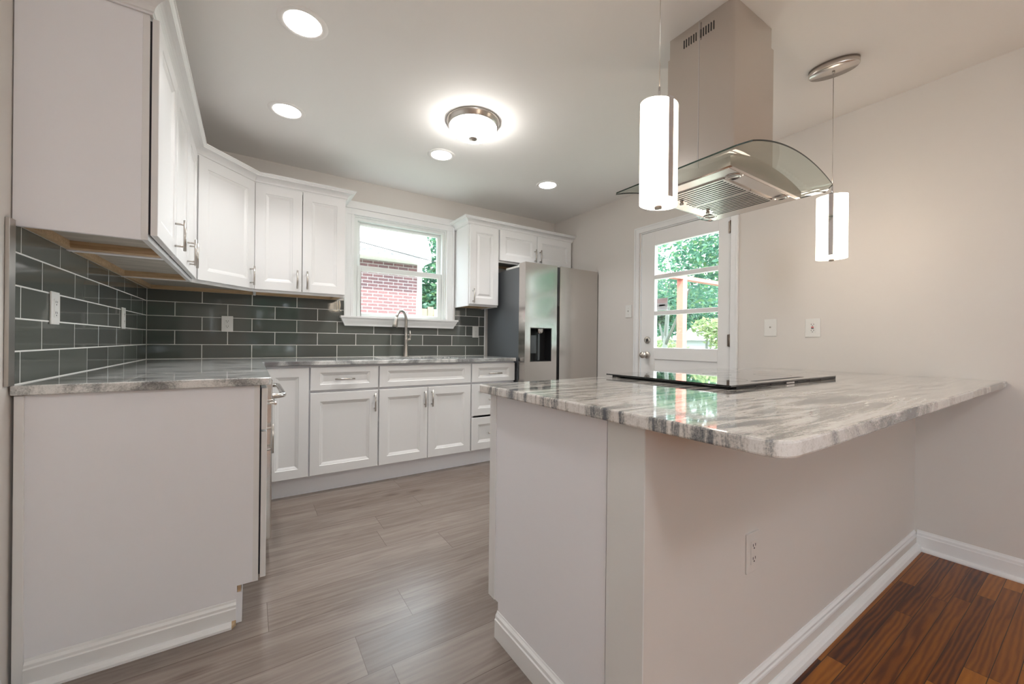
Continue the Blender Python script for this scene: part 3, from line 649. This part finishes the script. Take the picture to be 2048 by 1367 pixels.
for z in (1.915, 1.085, .22):
    mb = MB(); mb.tube([(W-.012, s0-.004, z-.045), (W-.012, s0-.004, z+.045)], .006, 10); mb.box((W-.006, s0-.004, z-.043), (W+.001, s0+.016, z+.043)); mb.build('hinge', 'hingemetal', sl)
st = MB(); st.box((xa+.0195, -1.482, 1.343), (xa+.0199, -1.376, 1.447), 0)
for (y0_, y1_, z0_, z1_, mi) in ((-1.476, -1.382, 1.404, 1.440, 1), (-1.478, -1.380, 1.374, 1.396, 2), (-1.470, -1.388, 1.350, 1.368, 3), (-1.458, -1.40, 1.379, 1.391, 3)): st.box((xa+.0190, y0_, z0_), (xa+.01945, y1_, z1_), mi)
M['stw'] = mat('sticker_white', (.75, .75, .78), .5); M['str'] = mat('sticker_faded_red', (.75, .60, .62), .5); M['stg'] = mat('sticker_grey', (.62, .64, .66), .5); M['stp'] = mat('sticker_pale', (.70, .72, .74), .5)
tag(st.build('warning_sticker', ['stw', 'str', 'stg', 'stp'], None, org=(xa+.0195, -1.43, 1.345)), 'small faded square warning sticker on the back door glass', 'sticker')

# ------------------------------------------------------------------ peninsula
PX = 1.336
t = thing('base_cabinet', (2.4, -2.6, 0), 'white peninsula base cabinet with a smooth side panel, under the cooktop', 'cabinet', 'white base cabinets')
mb = MB(); mb.prism([(-2.883, 0), (-2.368, 0), (-2.368, .122), (-2.312, .122), (-2.312, .870), (-2.883, .870)], PX, PX+.016, axis='x'); tag(mb.build('end_panel', 'panel', t), label='smooth white side panel')
mb = MB(); mb.box((PX+.016, -2.880, .122), (W-.01, -2.33, .138)); mb.box((PX+.016, -2.885, .138), (W-.01, -2.87, .87)); mb.box((W-.03, -2.87, .138), (W-.01, -2.33, .87)); mb.box((PX+.05, -2.372, 0), (W-.01, -2.36, .122)); mb.build('body', 'panel', t)
mb = MB()
mb.box((PX-.0035, -2.348, .122), (PX-.0001, -2.306, .870)); mb.box((PX, -2.330, .122), (PX+.04, -2.312, .870))
for x in (1.95, 2.65, W-.04): mb.box((x, -2.330, .122), (x+.03, -2.312, .87))
mb.box((PX+.04, -2.330, .122), (W-.01, -2.312, .15)); mb.box((PX+.04, -2.330, .84), (W-.01, -2.312, .87)); mb.build('face_frame', 'white', t)
for a, b in ((1.37, 1.95), (1.98, 2.31), (2.315, 2.645), (2.68, 3.46)):
    d = door_mesh('door', b-a, .70, t, (b, -2.311, .145), PI); handle(d, .045, .60, True)
t = thing('corner_post', (PX, -2.94, 0), 'pale painted vertical edge strip at the end of the peninsula half wall', 'post')
mb = MB(); mb.box((PX-.0045, -3.0005, .092), (PX-.0005, -2.889, .8695)); mb.build('strip', 'post', t)
t = thing('countertop', (2.4, -2.8, .872), 'cream and grey granite peninsula countertop with a rounded corner', 'countertop')
def rcorner(pts, rad, seg=8):
    out = []
    n = len(pts)
    for i in range(n):
        r_ = rad[i]; p = Vector(pts[i])
        if not r_: out.append(tuple(p)); continue
        a = (Vector(pts[i-1])-p).normalized(); b_ = (Vector(pts[(i+1) % n])-p).normalized()
        for k in range(seg+1):
            u_ = k/seg; q0 = p+a*r_*(1-u_); q1 = p+b_*r_*u_; out.append(tuple(q0*(1-u_)+q1*u_))
    return out
poly = rcorner([(1.288, -2.298), (1.300, -3.300), (W-.001, -3.303), (W-.001, -2.225)], [.008, .05, 0, 0])
mb = MB(); mb.prism(poly, .872, .902); mb.build('slab', 'granite2', t, bevel=.0045)
# cooktop
t = thing('cooktop', (2.41, -2.57, .902), 'black glass cooktop set in the peninsula countertop', 'cooktop')
kx0, kx1, ky0, ky1 = 1.955, 2.872, -2.862, -2.292
mb = MB(); mb.box((kx0+.02, ky0+.02, .9022), (kx1-.02, ky1-.02, .9115)); mb.build('tray', 'darkmetal', t)
mb = MB(); mb.box((kx0, ky0, .9115), (kx1, ky1, .9175)); mb.build('glass_top', 'cooktop', t, bevel=.0012)
M['ring'] = mat('burner_ring', (.035, .035, .037), .06)
for x, y, r_ in ((2.17, -2.70, .10), (2.17, -2.44, .075), (2.62, -2.70, .075), (2.62, -2.44, .10), (2.40, -2.56, .06)):
    mb = MB(); mb.lathe([(r_-.003, .9176), (r_, .9178), (r_+.001, .9176)], (x, y, 0), seg=48); mb.build('burner', 'ring', t)
mb = MB(); mb.box((1.99, ky0-.0005, .9030), (kx1-.005, ky0+.02, .9112), 0)
for k in range(6):
    x = 2.12+k*.115; mb.box((x, ky0-.002, .9045), (x+.085, ky0-.0005, .9095), 1)
mb.build('vent_strip', ['darkmetal', 'black'], t)
mb = MB(); mb.box((2.36, ky0-.004, .9040), (2.43, ky0-.002, .9110)); tag(mb.build('badge', 'chrome', t), label='small silver badge')
mb = MB(); mb.box((2.20, ky0+.035, .9176), (2.62, ky0+.055, .9180)); mb.build('control_strip', 'darkmetal', t)
mb = MB(); mb.box((kx0-.022, ky1-.085, .9022), (kx0-.001, ky1-.06, .9075)); mb.build('clamp', 'nickel', t)

# ------------------------------------------------------------------ range hood
hx, hy = 2.310, -2.607
t = thing('range_hood', (hx, hy, 1.711), 'stainless island range hood with curved glass canopy hanging over the cooktop', 'range hood')
def duct(x0, x1, y0, y1, z0, z1, name):
    mb = MB()
    mb.box((x0, y0, z0), (x1, y1, z1)); return mb.build(name, 'steelv', t, bevel=.001)
duct(2.161, 2.460, -2.752, -2.462, 2.25, H, 'upper_duct')
duct(2.155, 2.470, -2.757, -2.457, 1.775, 2.335, 'lower_duct')
mb = MB(); mb.box((2.1535, -2.6085, 1.775), (2.155, -2.6055, 2.42)); mb.build('duct_seam', 'chrome', t)
mb = MB()
for k in range(12):
    y = -2.533-.0112*k-(.0105 if k > 5 else 0); mb.box((2.1598, y-.0021, 2.349), (2.1609, y+.0021, 2.384))
mb.build('vent_slots', 'black', t)
bx0, bx1, by0, by1, bz = 2.042, 2.630, -2.805, -2.405, 1.711
def arcz(x, zc_=1.793, R=1.12): return zc_-(R-math.sqrt(max(0, R*R-(x-2.325)**2)))
N = 24
def arcslab(x0, x1, y0, y1, zt, zb, name, mats, side=0):
    mb = MB(); top = [(x0+(x1-x0)*k/N) for k in range(N+1)]
    poly = [(x, zt(x)) for x in top]+[(x, zb(x)) for x in reversed(top)]
    n = len(poly)
    vs = [(x, y0, z) for x, z in poly]+[(x, y1, z) for x, z in poly]
    fs = []; mi = []
    for i in range(N): a, b_, c_, d_ = i, i+1, n-2-i, n-1-i; fs += [(a, b_, c_, d_), (n+a, n+d_, n+c_, n+b_)]
    mb.add(vs, fs, side)
    mb.add(vs, [(i, i+1, n+i+1, n+i) for i in range(N)]+[(N+1+i, N+2+i, n+N+2+i, n+N+1+i) for i in range(N)], 0, True)
    mb.add(vs, [(N, N+1, n+N+1, n+N), (n-1, 0, n, 2*n-1)], side)
    return mb.build(name, mats, t)
arcslab(bx0, bx1, by0, by1, lambda x: arcz(x, 1.790)-.007, lambda x: bz, 'hood_body', 'steelv')
# glass canopy with clipped corners
gx0, gx1, gyA, gyB = 1.945, 2.690, -2.912, -2.315
mb = MB(); c = .035
def yl(x, far):
    d = min(x-gx0, gx1-x); k = max(0, c-d) if d < c else 0
    return (gyB-k) if far else (gyA+k)
xs_ = [gx0, gx0+c*.5, gx0+c]+[gx0+c+(gx1-gx0-2*c)*k/28 for k in range(1, 28)]+[gx1-c, gx1-c*.5, gx1]
vs = []
for x in xs_:
    z = arcz(x, 1.797)
    vs += [(x, yl(x, 0), z), (x, yl(x, 1), z), (x, yl(x, 1), z-.006), (x, yl(x, 0), z-.006)]
fs0 = []; fs1 = []
for i in range(len(xs_)-1):
    a = i*4; b_ = a+4
    fs0 += [(a, b_, b_+1, a+1), (a+3, a+2, b_+2, b_+3)]; fs1 += [(a, a+3, b_+3, b_), (a+1, b_+1, b_+2, a+2)]
e_ = (len(xs_)-1)*4
mb.add(vs, fs0, 0, True); mb.add(vs, fs1+[(0, 1, 2, 3), (e_, e_+3, e_+2, e_+1)], 1)
mb.build('glass_canopy', ['hoodglass', 'glassedge'], t)
mb = MB(); mb.box((bx0+.012, by0+.012, bz-.003), (bx1-.012, by1-.012, bz)); mb.build('underside_panel', 'steelv', t, bevel=.001)
for x0_ in (2.125, 2.335):
    x1_ = x0_+.205
    mb = MB(); mb.box((x0_, -2.735, bz-.008), (x1_, -2.47, bz-.003), 0)
    for k in range(9):
        x = x0_+.012+k*.0215; mb.box((x, -2.724, bz-.0086), (x+.009, -2.50 if 3 <= k <= 5 else -2.482, bz-.0079), 1)
    f_ = mb.build('filter', ['steelv', 'darkmetal'], t)
    mb = MB(); mb.lathe([(0, bz-.020), (.008, bz-.020), (.009, bz-.013), (.006, bz-.012), (.006, bz-.008)], (x0_+.10, -2.487, 0), seg=16); mb.build('latch', 'nickel', f_)
for x, y in ((2.145, -2.762), (2.535, -2.762), (2.535, -2.440), (2.145, -2.440)):
    mb = MB(); mb.lathe([(0, bz-.005), (.021, bz-.005), (.022, bz-.007), (.031, bz-.0065), (.033, bz-.003)], (x, y, 0), seg=28); mb.build('lamp', 'steelv', t)
    mb2 = MB()

# ------------------------------------------------------------------ pendants
def pendant(x, y, rz, label, first=None):
    if first is None:
        t = local('pendant_light', (x, y, H), label, 'pendant light', 'oval glass pendants', rz)
        a_, b_ = .045, .062
        mb = MB(); k = .085/.062
        mb.lathe([(0, 0), (1, 0), (1, -.026), (.96, -.031), (0, -.031)], seg=48, sx=.060, sy=.100); mb.build('canopy', 'steelv', t, bevel=0)
        mb = MB(); mb.tube([(0, 0, -.03), (0, 0, -.60)], .0014, 6); mb.tube([(0, 0, -.031), (0, 0, -.038)], .006, 10); mb.build('cord', 'nickel', t)
        mb = MB(); mb.tube([(0, 0, -.585), (0, 0, -.645)], .0035, 10); mb.build('rod', 'chrome', t)
        z0_, z1_ = -.945, -.640
        mb = MB(); mb.lathe([(1, z0_), (1, z1_)], seg=48, sx=a_, sy=b_); mb.lathe([(.965, z1_), (.965, z0_)], seg=48, sx=a_, sy=b_); mb.lathe([(.965, z1_), (1, z1_)], seg=48, sx=a_, sy=b_, smooth=False); mb.lathe([(.965, z0_), (1, z0_)], seg=48, sx=a_, sy=b_, smooth=False)
        mb.build('lamp_shade', 'shade', t)
        mb = MB(); mb.lathe([(0, z1_-.004), (.965, z1_-.004), (.965, z1_-.001), (0, z1_-.001)], seg=48, sx=a_, sy=b_); mb.build('top_cap', 'shade', t)
        mb = MB(); mb.lathe([(0, z0_+.006), (.965, z0_+.006), (.965, z0_+.010), (0, z0_+.010)], seg=48, sx=a_, sy=b_); mb.build('diffuser', 'shade', t)
        mb = MB(); mb.lathe([(0, z0_-.012), (.011, z0_-.011), (.012, z0_+.006), (0, z0_+.006)], seg=20); mb.build('finial', 'nickel', t)
        mb = MB(); mb.box((-a_-.004, -.0095, z0_+.012), (-a_-.001, .0095, z1_+.003)); mb.box((a_+.001, -.0095, z0_+.012), (a_+.004, .0095, z1_+.003)); mb.box((-a_-.004, -.006, z1_+.0005), (a_+.004, .006, z1_+.003)); mb.build('strap', 'chrome', t)
        return t
    c_ = copy_tree(first); c_.location = (x, y, H); c_.rotation_euler = (0, 0, rz); c_['label'] = label; return c_
p1 = pendant(1.622, -2.812, math.radians(80), 'oval glowing glass pendant light left of the range hood, nearest the camera')
p2 = pendant(2.955, -2.812, math.radians(14), 'oval glowing glass pendant light right of the range hood, hanging from its oval canopy', p1)

# ------------------------------------------------------------------ ceiling lights
def downlight():
    t = local('recessed_light', (0, 0, H), 'x', 'ceiling light', 'recessed ceiling lights')
    mb = MB(); mb.lathe([(.072, -.001), (.080, -.006), (.096, -.004), (.100, 0)], seg=48); mb.build('trim_ring', 'ceiling', t)
    mb = MB(); mb.lathe([(0, -.003), (.073, -.003)], seg=48); mb.build('diffuser', 'lens', t)
    light('lamp', 'AREA', (0, 0, -.008), .78*LAMP, (1, 1, 1), .13, parent=t).data.spread = math.radians(104)
    return t
dl0 = downlight()
labs = ['large-looking round recessed light nearest the camera', 'round recessed light above the left corner cabinets', 'round recessed light in front of the window, beside the dome light', 'small-looking round recessed light nearest the refrigerator']
for i, (x, y) in enumerate(((.762, -1.639), (.756, -.843), (1.748, -.840), (2.738, -.843))):
    o = dl0 if i == 0 else copy_tree(dl0); o.location = (x, y, H); o['label'] = labs[i]
t = local('ceiling_dome_light', (1.735, -1.365, H), 'flush dome ceiling light with brushed nickel rim and frosted glass', 'ceiling light')
mb = MB(); mb.lathe([(.165, 0), (.166, -.004), (.160, -.010), (.155, -.030), (.146, -.036), (.140, -.034)], seg=56); mb.build('rim', 'nickel', t)
mb = MB(); mb.lathe([(.147*math.cos(a), -.034-.072*math.sin(a)) for a in [PI/2*k/14 for k in range(15)]], seg=56); mb.build('lamp_shade', 'dome', t)
mb = MB(); mb.lathe([(.028, -.1045), (.026, -.109), (.012, -.113), (.006, -.116), (.004, -.124), (.006, -.128), (0, -.132)], seg=24); mb.build('finial', 'nickel', t)


# globe added as fill light, unseen behind the camera
t = local('fill_globe_light', (.80, -4.55, H), 'white globe added as a fill light, unseen behind the camera', 'ceiling light')
mb = MB(); mb.lathe([(0, 0), (.08, 0), (.08, -.02), (.05, -.035), (0, -.035)], seg=40); mb.build('base', 'nickel', t)
mb = MB(); mb.lathe([(.05, -.035)]+[(.13*math.sin(a), -.16+.13*math.cos(a)) for a in [.42+(PI-.42)*k/18 for k in range(19)]], seg=48); mb.build('globe', 'globe', t)

# ------------------------------------------------------------------ outlets and switches (local -y is outward)
def device(kind, loc, rz, label, plate_='plate', wmul=1., part2='plate', ins='plate'):
    name = {'o': 'wall_outlet', 'g': 'wall_outlet', 's': 'light_switch', 'c': 'wall_plate'}[kind]
    cat = {'o': 'outlet', 'g': 'outlet', 's': 'switch', 'c': 'wall plate'}[kind]
    t = local(name, loc, label, cat, None, rz)
    w_, h = .035*wmul, .0575
    mb = MB(); mb.box((-w_, -.006, -h), (w_, 0, h)); mb.build('cover_plate', plate_, t, bevel=.002)
    if kind in 'og':
        mb = MB(); mb.box((-.0168, -.0078, -.0335), (.0168, -.0055, .0335)); r_ = mb.build('receptacle', plate_ if plate_ != 'plate' else 'plate', t, bevel=.0008)
        for s in (-1, 1):
            zc_ = s*.019; mb = MB()
            for dx in (-.0065, .0065): mb.box((dx-.0011, -.0083, zc_-.001), (dx+.0011, -.0077, zc_+.0065))
            mb.lathe([(0, -.0083), (.0024, -.0083), (.0024, -.0077)], (0, 0, zc_-.0065), 'y', 12)
            mb.build('socket_slots', 'gap', r_)
        if kind == 'g':
            mb = MB(); mb.box((-.0065, -.0092, .0012), (.0065, -.0078, .0065)); mb.build('reset_button', 'red', r_)
            mb = MB(); mb.box((-.0065, -.0092, -.0062), (.0065, -.0078, -.0010)); mb.build('test_button', 'black', r_)
    elif kind == 's':
        mb = MB(); mb.box((-.005, -.0065, -.012), (.005, -.006, .012)); mb.prism([(-.006, -.004), (-.006, .006), (-.017, .011), (-.017, .004)], -.0035, .0035, axis='x'); mb.build('toggle', plate_, t)
        for s in (-1, 1): mb = MB(); mb.lathe([(0, -.0068), (.0028, -.0066), (.0028, -.006)], (0, 0, s*.030), 'y', 12); mb.build('screw', 'nickel', t)
    else:
        mb = MB(); mb.lathe([(0, -.013), (.0035, -.013), (.0035, -.008), (.006, -.008), (.006, -.006)], (0, 0, .004), 'y', 16); mb.build('jack', 'nickel', t)
    return t
device('o', (.0005, -1.520, 1.160), RX, 'white outlet on the left tiled wall, nearest the camera')
device('o', (.0005, -.602, 1.164), RX, 'white outlet on the left tiled wall, nearer the corner')
device('o', (.4425, -.0005, 1.1665), 0, 'white duplex outlet on the sink wall tiles under the corner cabinets')
device('s', (2.4925, -.0005, 1.155), 0, 'white switch on the tiles between the window and the refrigerator')
device('s', (W, -1.0875, 1.351), -RX, 'white toggle switch on the beige wall left of the back door')
device('c', (W, -2.2955, 1.172), -RX, 'white wall plate with a small jack right of the back door', wmul=1.1)
device('g', (W, -2.5375, 1.166), -RX, 'white outlet with red and black buttons on the beige wall', wmul=1.15)
device('o', (1.818, ky, .453), 0, 'beige painted outlet low on the peninsula half wall', plate_='wall')

# ------------------------------------------------------------------ outdoors
GZ = -.75
M['lawn'] = mat('lawn', (.10, .17, .05), .9); tt = NT(M['lawn']); f = tt.noise(tt.coords(), 3, 6); tt.l(tt.ramp(f, [(.3, (.13, .15, .12)), (.7, (.22, .245, .20))]), tt.b.inputs['Base Color'])
mb = MB(); mb.box((-60, -60, GZ-.1), (90, 90, GZ)); struct('ground', mb, 'lawn')
def brickmat():
    m_ = mat('red_brick', (.3, .1, .08), .8); t_ = NT(m_)
    tc = t_.n('ShaderNodeTexCoord'); mp = t_.n('ShaderNodeMapping'); mp.inputs['Rotation'].default_value = (PI/2, 0, 0); t_.l(tc.outputs['Object'], mp.inputs[0])
    bk = t_.n('ShaderNodeTexBrick'); t_.l(mp.outputs[0], bk.inputs['Vector'])
    bk.inputs['Color1'].default_value = (.125, .056, .058, 1); bk.inputs['Color2'].default_value = (.09, .045, .049, 1); bk.inputs['Mortar'].default_value = (.26, .245, .24, 1)
    bk.inputs['Scale'].default_value = 1; bk.inputs['Mortar Size'].default_value = .007; bk.inputs['Brick Width'].default_value = .212; bk.inputs['Row Height'].default_value = .0677; bk.inputs['Mortar Smooth'].default_value = .1
    t_.l(bk.outputs['Color'], t_.b.inputs['Base Color']); t_.l(bk.outputs['Fac'], bk.inputs['Color1']) if False else None
    return m_
M['brick'] = brickmat()
M['roofw'] = mat('pale_shingles', (.70, .70, .71), .8); tt = NT(M['roofw']); f = tt.noise(tt.coords((1, 1, 3)), 14, 4, .7); tt.l(tt.ramp(f, [(.38, (.085, .085, .095)), (.45, (.15, .15, .155)), (.8, (.17, .17, .17))]), tt.b.inputs['Base Color'])
hw = 4.90
t = thing('neighbor_house', (1., hw, GZ), 'red brick neighbouring house with white corner board seen through the kitchen window', 'house')
mb = MB(); mb.box((-6, hw, GZ), (3.640, hw+6, 2.80)); mb.build('brick_wall', 'brick', t)
mb = MB(); mb.box((3.640, hw-.02, GZ), (3.745, hw+6, 2.80)); mb.build('corner_board', 'trim', t)
mb = MB(); mb.box((-6.3, hw-.42, 2.72), (3.80, hw+.0, 2.80)); mb.build('soffit', 'trim', t)
mb = MB(); mb.prism([(hw-.43, 2.78), (hw-.45, 2.86), (hw+3.0, 8.2), (hw+6.4, 2.8)], -6.3, 3.80, axis='x'); mb.build('roof', 'roofw', t)
mb = MB(); mb.tube([(-3, 3.3, 3.25), (1.2, 3.3, 2.80), (3.4, 3.3, 2.50), (7, 3.3, 2.3)], .006, 6); tag(mb.build('overhead_wire', 'darkmetal', None, org=(2, 3.3, 2.7)), 'thin dark overhead wire in front of the neighbouring house', 'wire')

M['leaf'] = mat('green_leaf', (.16, .42, .15), .6)
def leafm(name, c0, c1, c2):
    m_ = mat(name, c0, .55); t_ = NT(m_); g_ = t_.n('ShaderNodeNewGeometry')
    c = t_.ramp(g_.outputs['Random Per Island'], [(0, c0), (.6, c1), (1, c2)])
    nt = t_.t; tr = nt.nodes.new('ShaderNodeBsdfTranslucent'); mx = nt.nodes.new('ShaderNodeMixShader'); mx.inputs[0].default_value = .5
    t_.l(c, t_.b.inputs['Base Color']); t_.l(c, tr.inputs[0]); t_.l(t_.b.outputs[0], mx.inputs[1]); t_.l(tr.outputs[0], mx.inputs[2]); t_.l(mx.outputs[0], nt.nodes['Material Output'].inputs[0]); return m_
M['leafa'] = leafm('maple_leaves', (.032, .105, .072), (.055, .155, .095), (.105, .20, .075))
M['leafb'] = leafm('pale_leaves', (.13, .20, .09), (.20, .26, .12), (.25, .27, .14))
M['bark'] = mat('tree_bark', (.16, .17, .15), .9)
def leaves(mb, c, rad, n, size):
    for _ in range(n):
        while True:
            p = Vector((random.uniform(-1, 1), random.uniform(-1, 1), random.uniform(-1, 1)))
            if p.length <= 1: break
        q = Vector(c)+Vector((p.x*rad[0], p.y*rad[1], p.z*rad[2])); s = size*random.uniform(.6, 1.3)
        a = Vector((random.gauss(0, 1), random.gauss(0, 1), random.gauss(0, .6))).normalized(); b_ = a.cross(Vector((random.gauss(0, 1), random.gauss(0, 1), random.gauss(0, 1)))).normalized()
        mb.add([q-a*s, q-b_*s*.45, q+a*s, q+b_*s*.45], [(0, 1, 2, 3)])
def tree(x, y, h, blobs, label, trunk_r=.14, leaf='leafa', n=1500, size=.10, lean=(0, 0), name='tree'):
    t = thing(name, (x, y, GZ), label, 'tree', 'trees in the yard')
    mb = MB(); top = (x+lean[0], y+lean[1], GZ+h)
    mb.tube([(x, y, GZ-.02), (x+lean[0]*.3, y+lean[1]*.2, GZ+h*.4), top], [trunk_r*1.3, trunk_r, trunk_r*.7], 10)
    for bx, by, bz_, rx_, ry_, rz_ in blobs:
        mb.tube([(x+lean[0]*.5, y+lean[1]*.5, GZ+h*.6), ((x+bx)/2, (y+by)/2, (GZ+h*.7+bz_)/2+.3), (bx, by, bz_)], [trunk_r*.6, trunk_r*.35, trunk_r*.12], 6)
    mb.build('trunk', 'bark', t)
    mb = MB()
    for bx, by, bz_, rx_, ry_, rz_ in blobs: leaves(mb, (bx, by, bz_), (rx_, ry_, rz_), n, size)
    mb.build('foliage', leaf, t)
# garden side (seen through the back door)
tree(10.6, 3.72, 2.9, [(10.6, 3.4, 3.1, 1.5, 2.0, 1.15), (10.2, 1.6, 3.5, 1.2, 1.3, 1.0), (10.9, 4.3, 1.9, .5, .7, .35)], 'leafy green tree with a thin grey trunk, left of the coral porch post', .075, n=2500, size=.075, lean=(.1, -.12))
tree(15.5, 3.0, 3.4, [(15, 4.6, 3.5, 1.3, 2.6, 1.5), (15.2, 3.0, 2.9, 1.0, 1.5, 1.0), (15, 6.6, 2.6, 1.2, 1.2, 1.3)], 'tall green tree standing in front of the garage roof', .09, n=2300, size=.10, lean=(0, .6))
tree(31., 20., 5., [(31, 13.5, 3.6, 2, 4.2, 2.4), (31, 18, 3.2, 2, 3.5, 2.6)], 'distant green trees behind the garage', .25, n=3300, size=.22)
tree(9.0, 1.42, 1.9, [(9.0, 1.40, 1.42, .40, .34, .22), (8.9, 1.1, 1.2, .3, .3, .25)], 'pale yellow-green shrub right of the coral porch post', .04, 'leafb', 420, .05, name='shrub')
tree(14., 6.5, 1.5, [(14, 6.5, 1.05, .8, .75, .28), (14, 5.7, .85, .8, .5, .22)], 'low green shrub at the foot of the yard tree', .05, 'leafb', 500, .06, name='shrub')
tree(1., -12.5, 2.6, [(-1.2, -12.5, 1.6, 2.0, 1.4, 1.9), (1.5, -12.5, 1.8, 2.0, 1.4, 2.0), (4.0, -12.5, 1.5, 2.0, 1.4, 1.9)], 'green tree outside the rear window behind the camera', .12, n=3600, size=.15)
tree(9.2, -7.2, 3.2, [(9, -7, 3.6, 1.8, 3.2, 2.2), (9.2, -9.5, 2.4, 1.8, 2.4, 2.4), (8.6, -5.4, 1.6, 1.2, 1.8, 1.8)], 'green tree in the yard to the right, outside the view of the door glass', .15, n=4200, size=.13)
# side yard (seen through the kitchen window)
tree(6.0, 9.2, 3.4, [(5.4, 8.6, 3.5, 1.3, 1.4, 1.6), (6.6, 9.4, 2.4, 1.7, 1.6, 1.5), (5.3, 8.2, 1.7, 1.0, 1.0, 1.1)], 'dense green tree beside the brick house', .15, n=3200, size=.09)
M['fence'] = mat('tan_fence_wood', (.62, .47, .31), .8); wood(M['fence'], (.24, .18, .12), (.31, .25, .17), (6, 6, 1))
t = thing('wooden_fence', (4.6, 5.6, GZ), 'tan wooden fence section between the brick house and the trees', 'fence')
for i in range(5):
    x = 3.86+i*.155; mb = MB(); mb.box((x, 5.6, GZ), (x+.14, 5.625, 1.88-.05*(i % 2))); mb.build('fence_board', 'fence', t)
mb = MB(); mb.box((3.82, 5.63, 1.2), (4.66, 5.67, 1.3)); mb.build('fence_rail', 'fence', t)
# porch
M['porch'] = mat('coral_porch_paint', (.40, .135, .10), .6)
t = thing('porch_frame', (5.3, -.44, GZ), 'coral pink painted wooden porch post with a beam', 'porch')
mb = MB(); mb.box((5.255, -.485, GZ), (5.345, -.395, 1.892)); mb.build('post', 'porch', t, bevel=.003)
mb = MB(); mb.box((3.9, -.485, 1.892), (9.5, -.395, 1.938)); mb.build('beam', 'porch', t)
# garage
M['siding'] = mat('pale_siding', (.26, .28, .27), .7); tt = NT(M['siding']); sxz = tt.n('ShaderNodeTexCoord'); sz_ = tt.n('ShaderNodeSeparateXYZ'); tt.l(sxz.outputs['Object'], sz_.inputs[0]); tt.bump(tt.math('FRACT', tt.math('MULTIPLY', sz_.outputs[2], 7.)), .6, .03)
M['roofg'] = mat('grey_shingles', (.17, .18, .21), .85)
t = thing('garage', (22, 10.5, GZ), 'pale sided garage with a grey hip roof across the yard', 'garage')
mb = MB(); mb.box((22, 8.75, GZ), (27, 12.6, 1.30)); mb.build('wall', 'siding', t)
mb = MB(); mb.add([(21.7, 8.5, 1.30), (21.7, 12.9, 1.30), (27.3, 12.9, 1.30), (27.3, 8.5, 1.30), (24.2, 10.6, 2.15), (24.2, 11.2, 2.15)], [(0, 4, 5, 1), (1, 5, 2), (2, 5, 4, 3), (3, 4, 0), (0, 1, 2, 3)]); mb.build('roof', 'roofg', t)
mb = MB(); mb.box((21.64, 8.46, 1.255), (21.699, 12.94, 1.31)); mb.build('gutter', 'trim', t)

for o in bpy.data.objects:
    if '_o' in o.keys(): del o['_o']
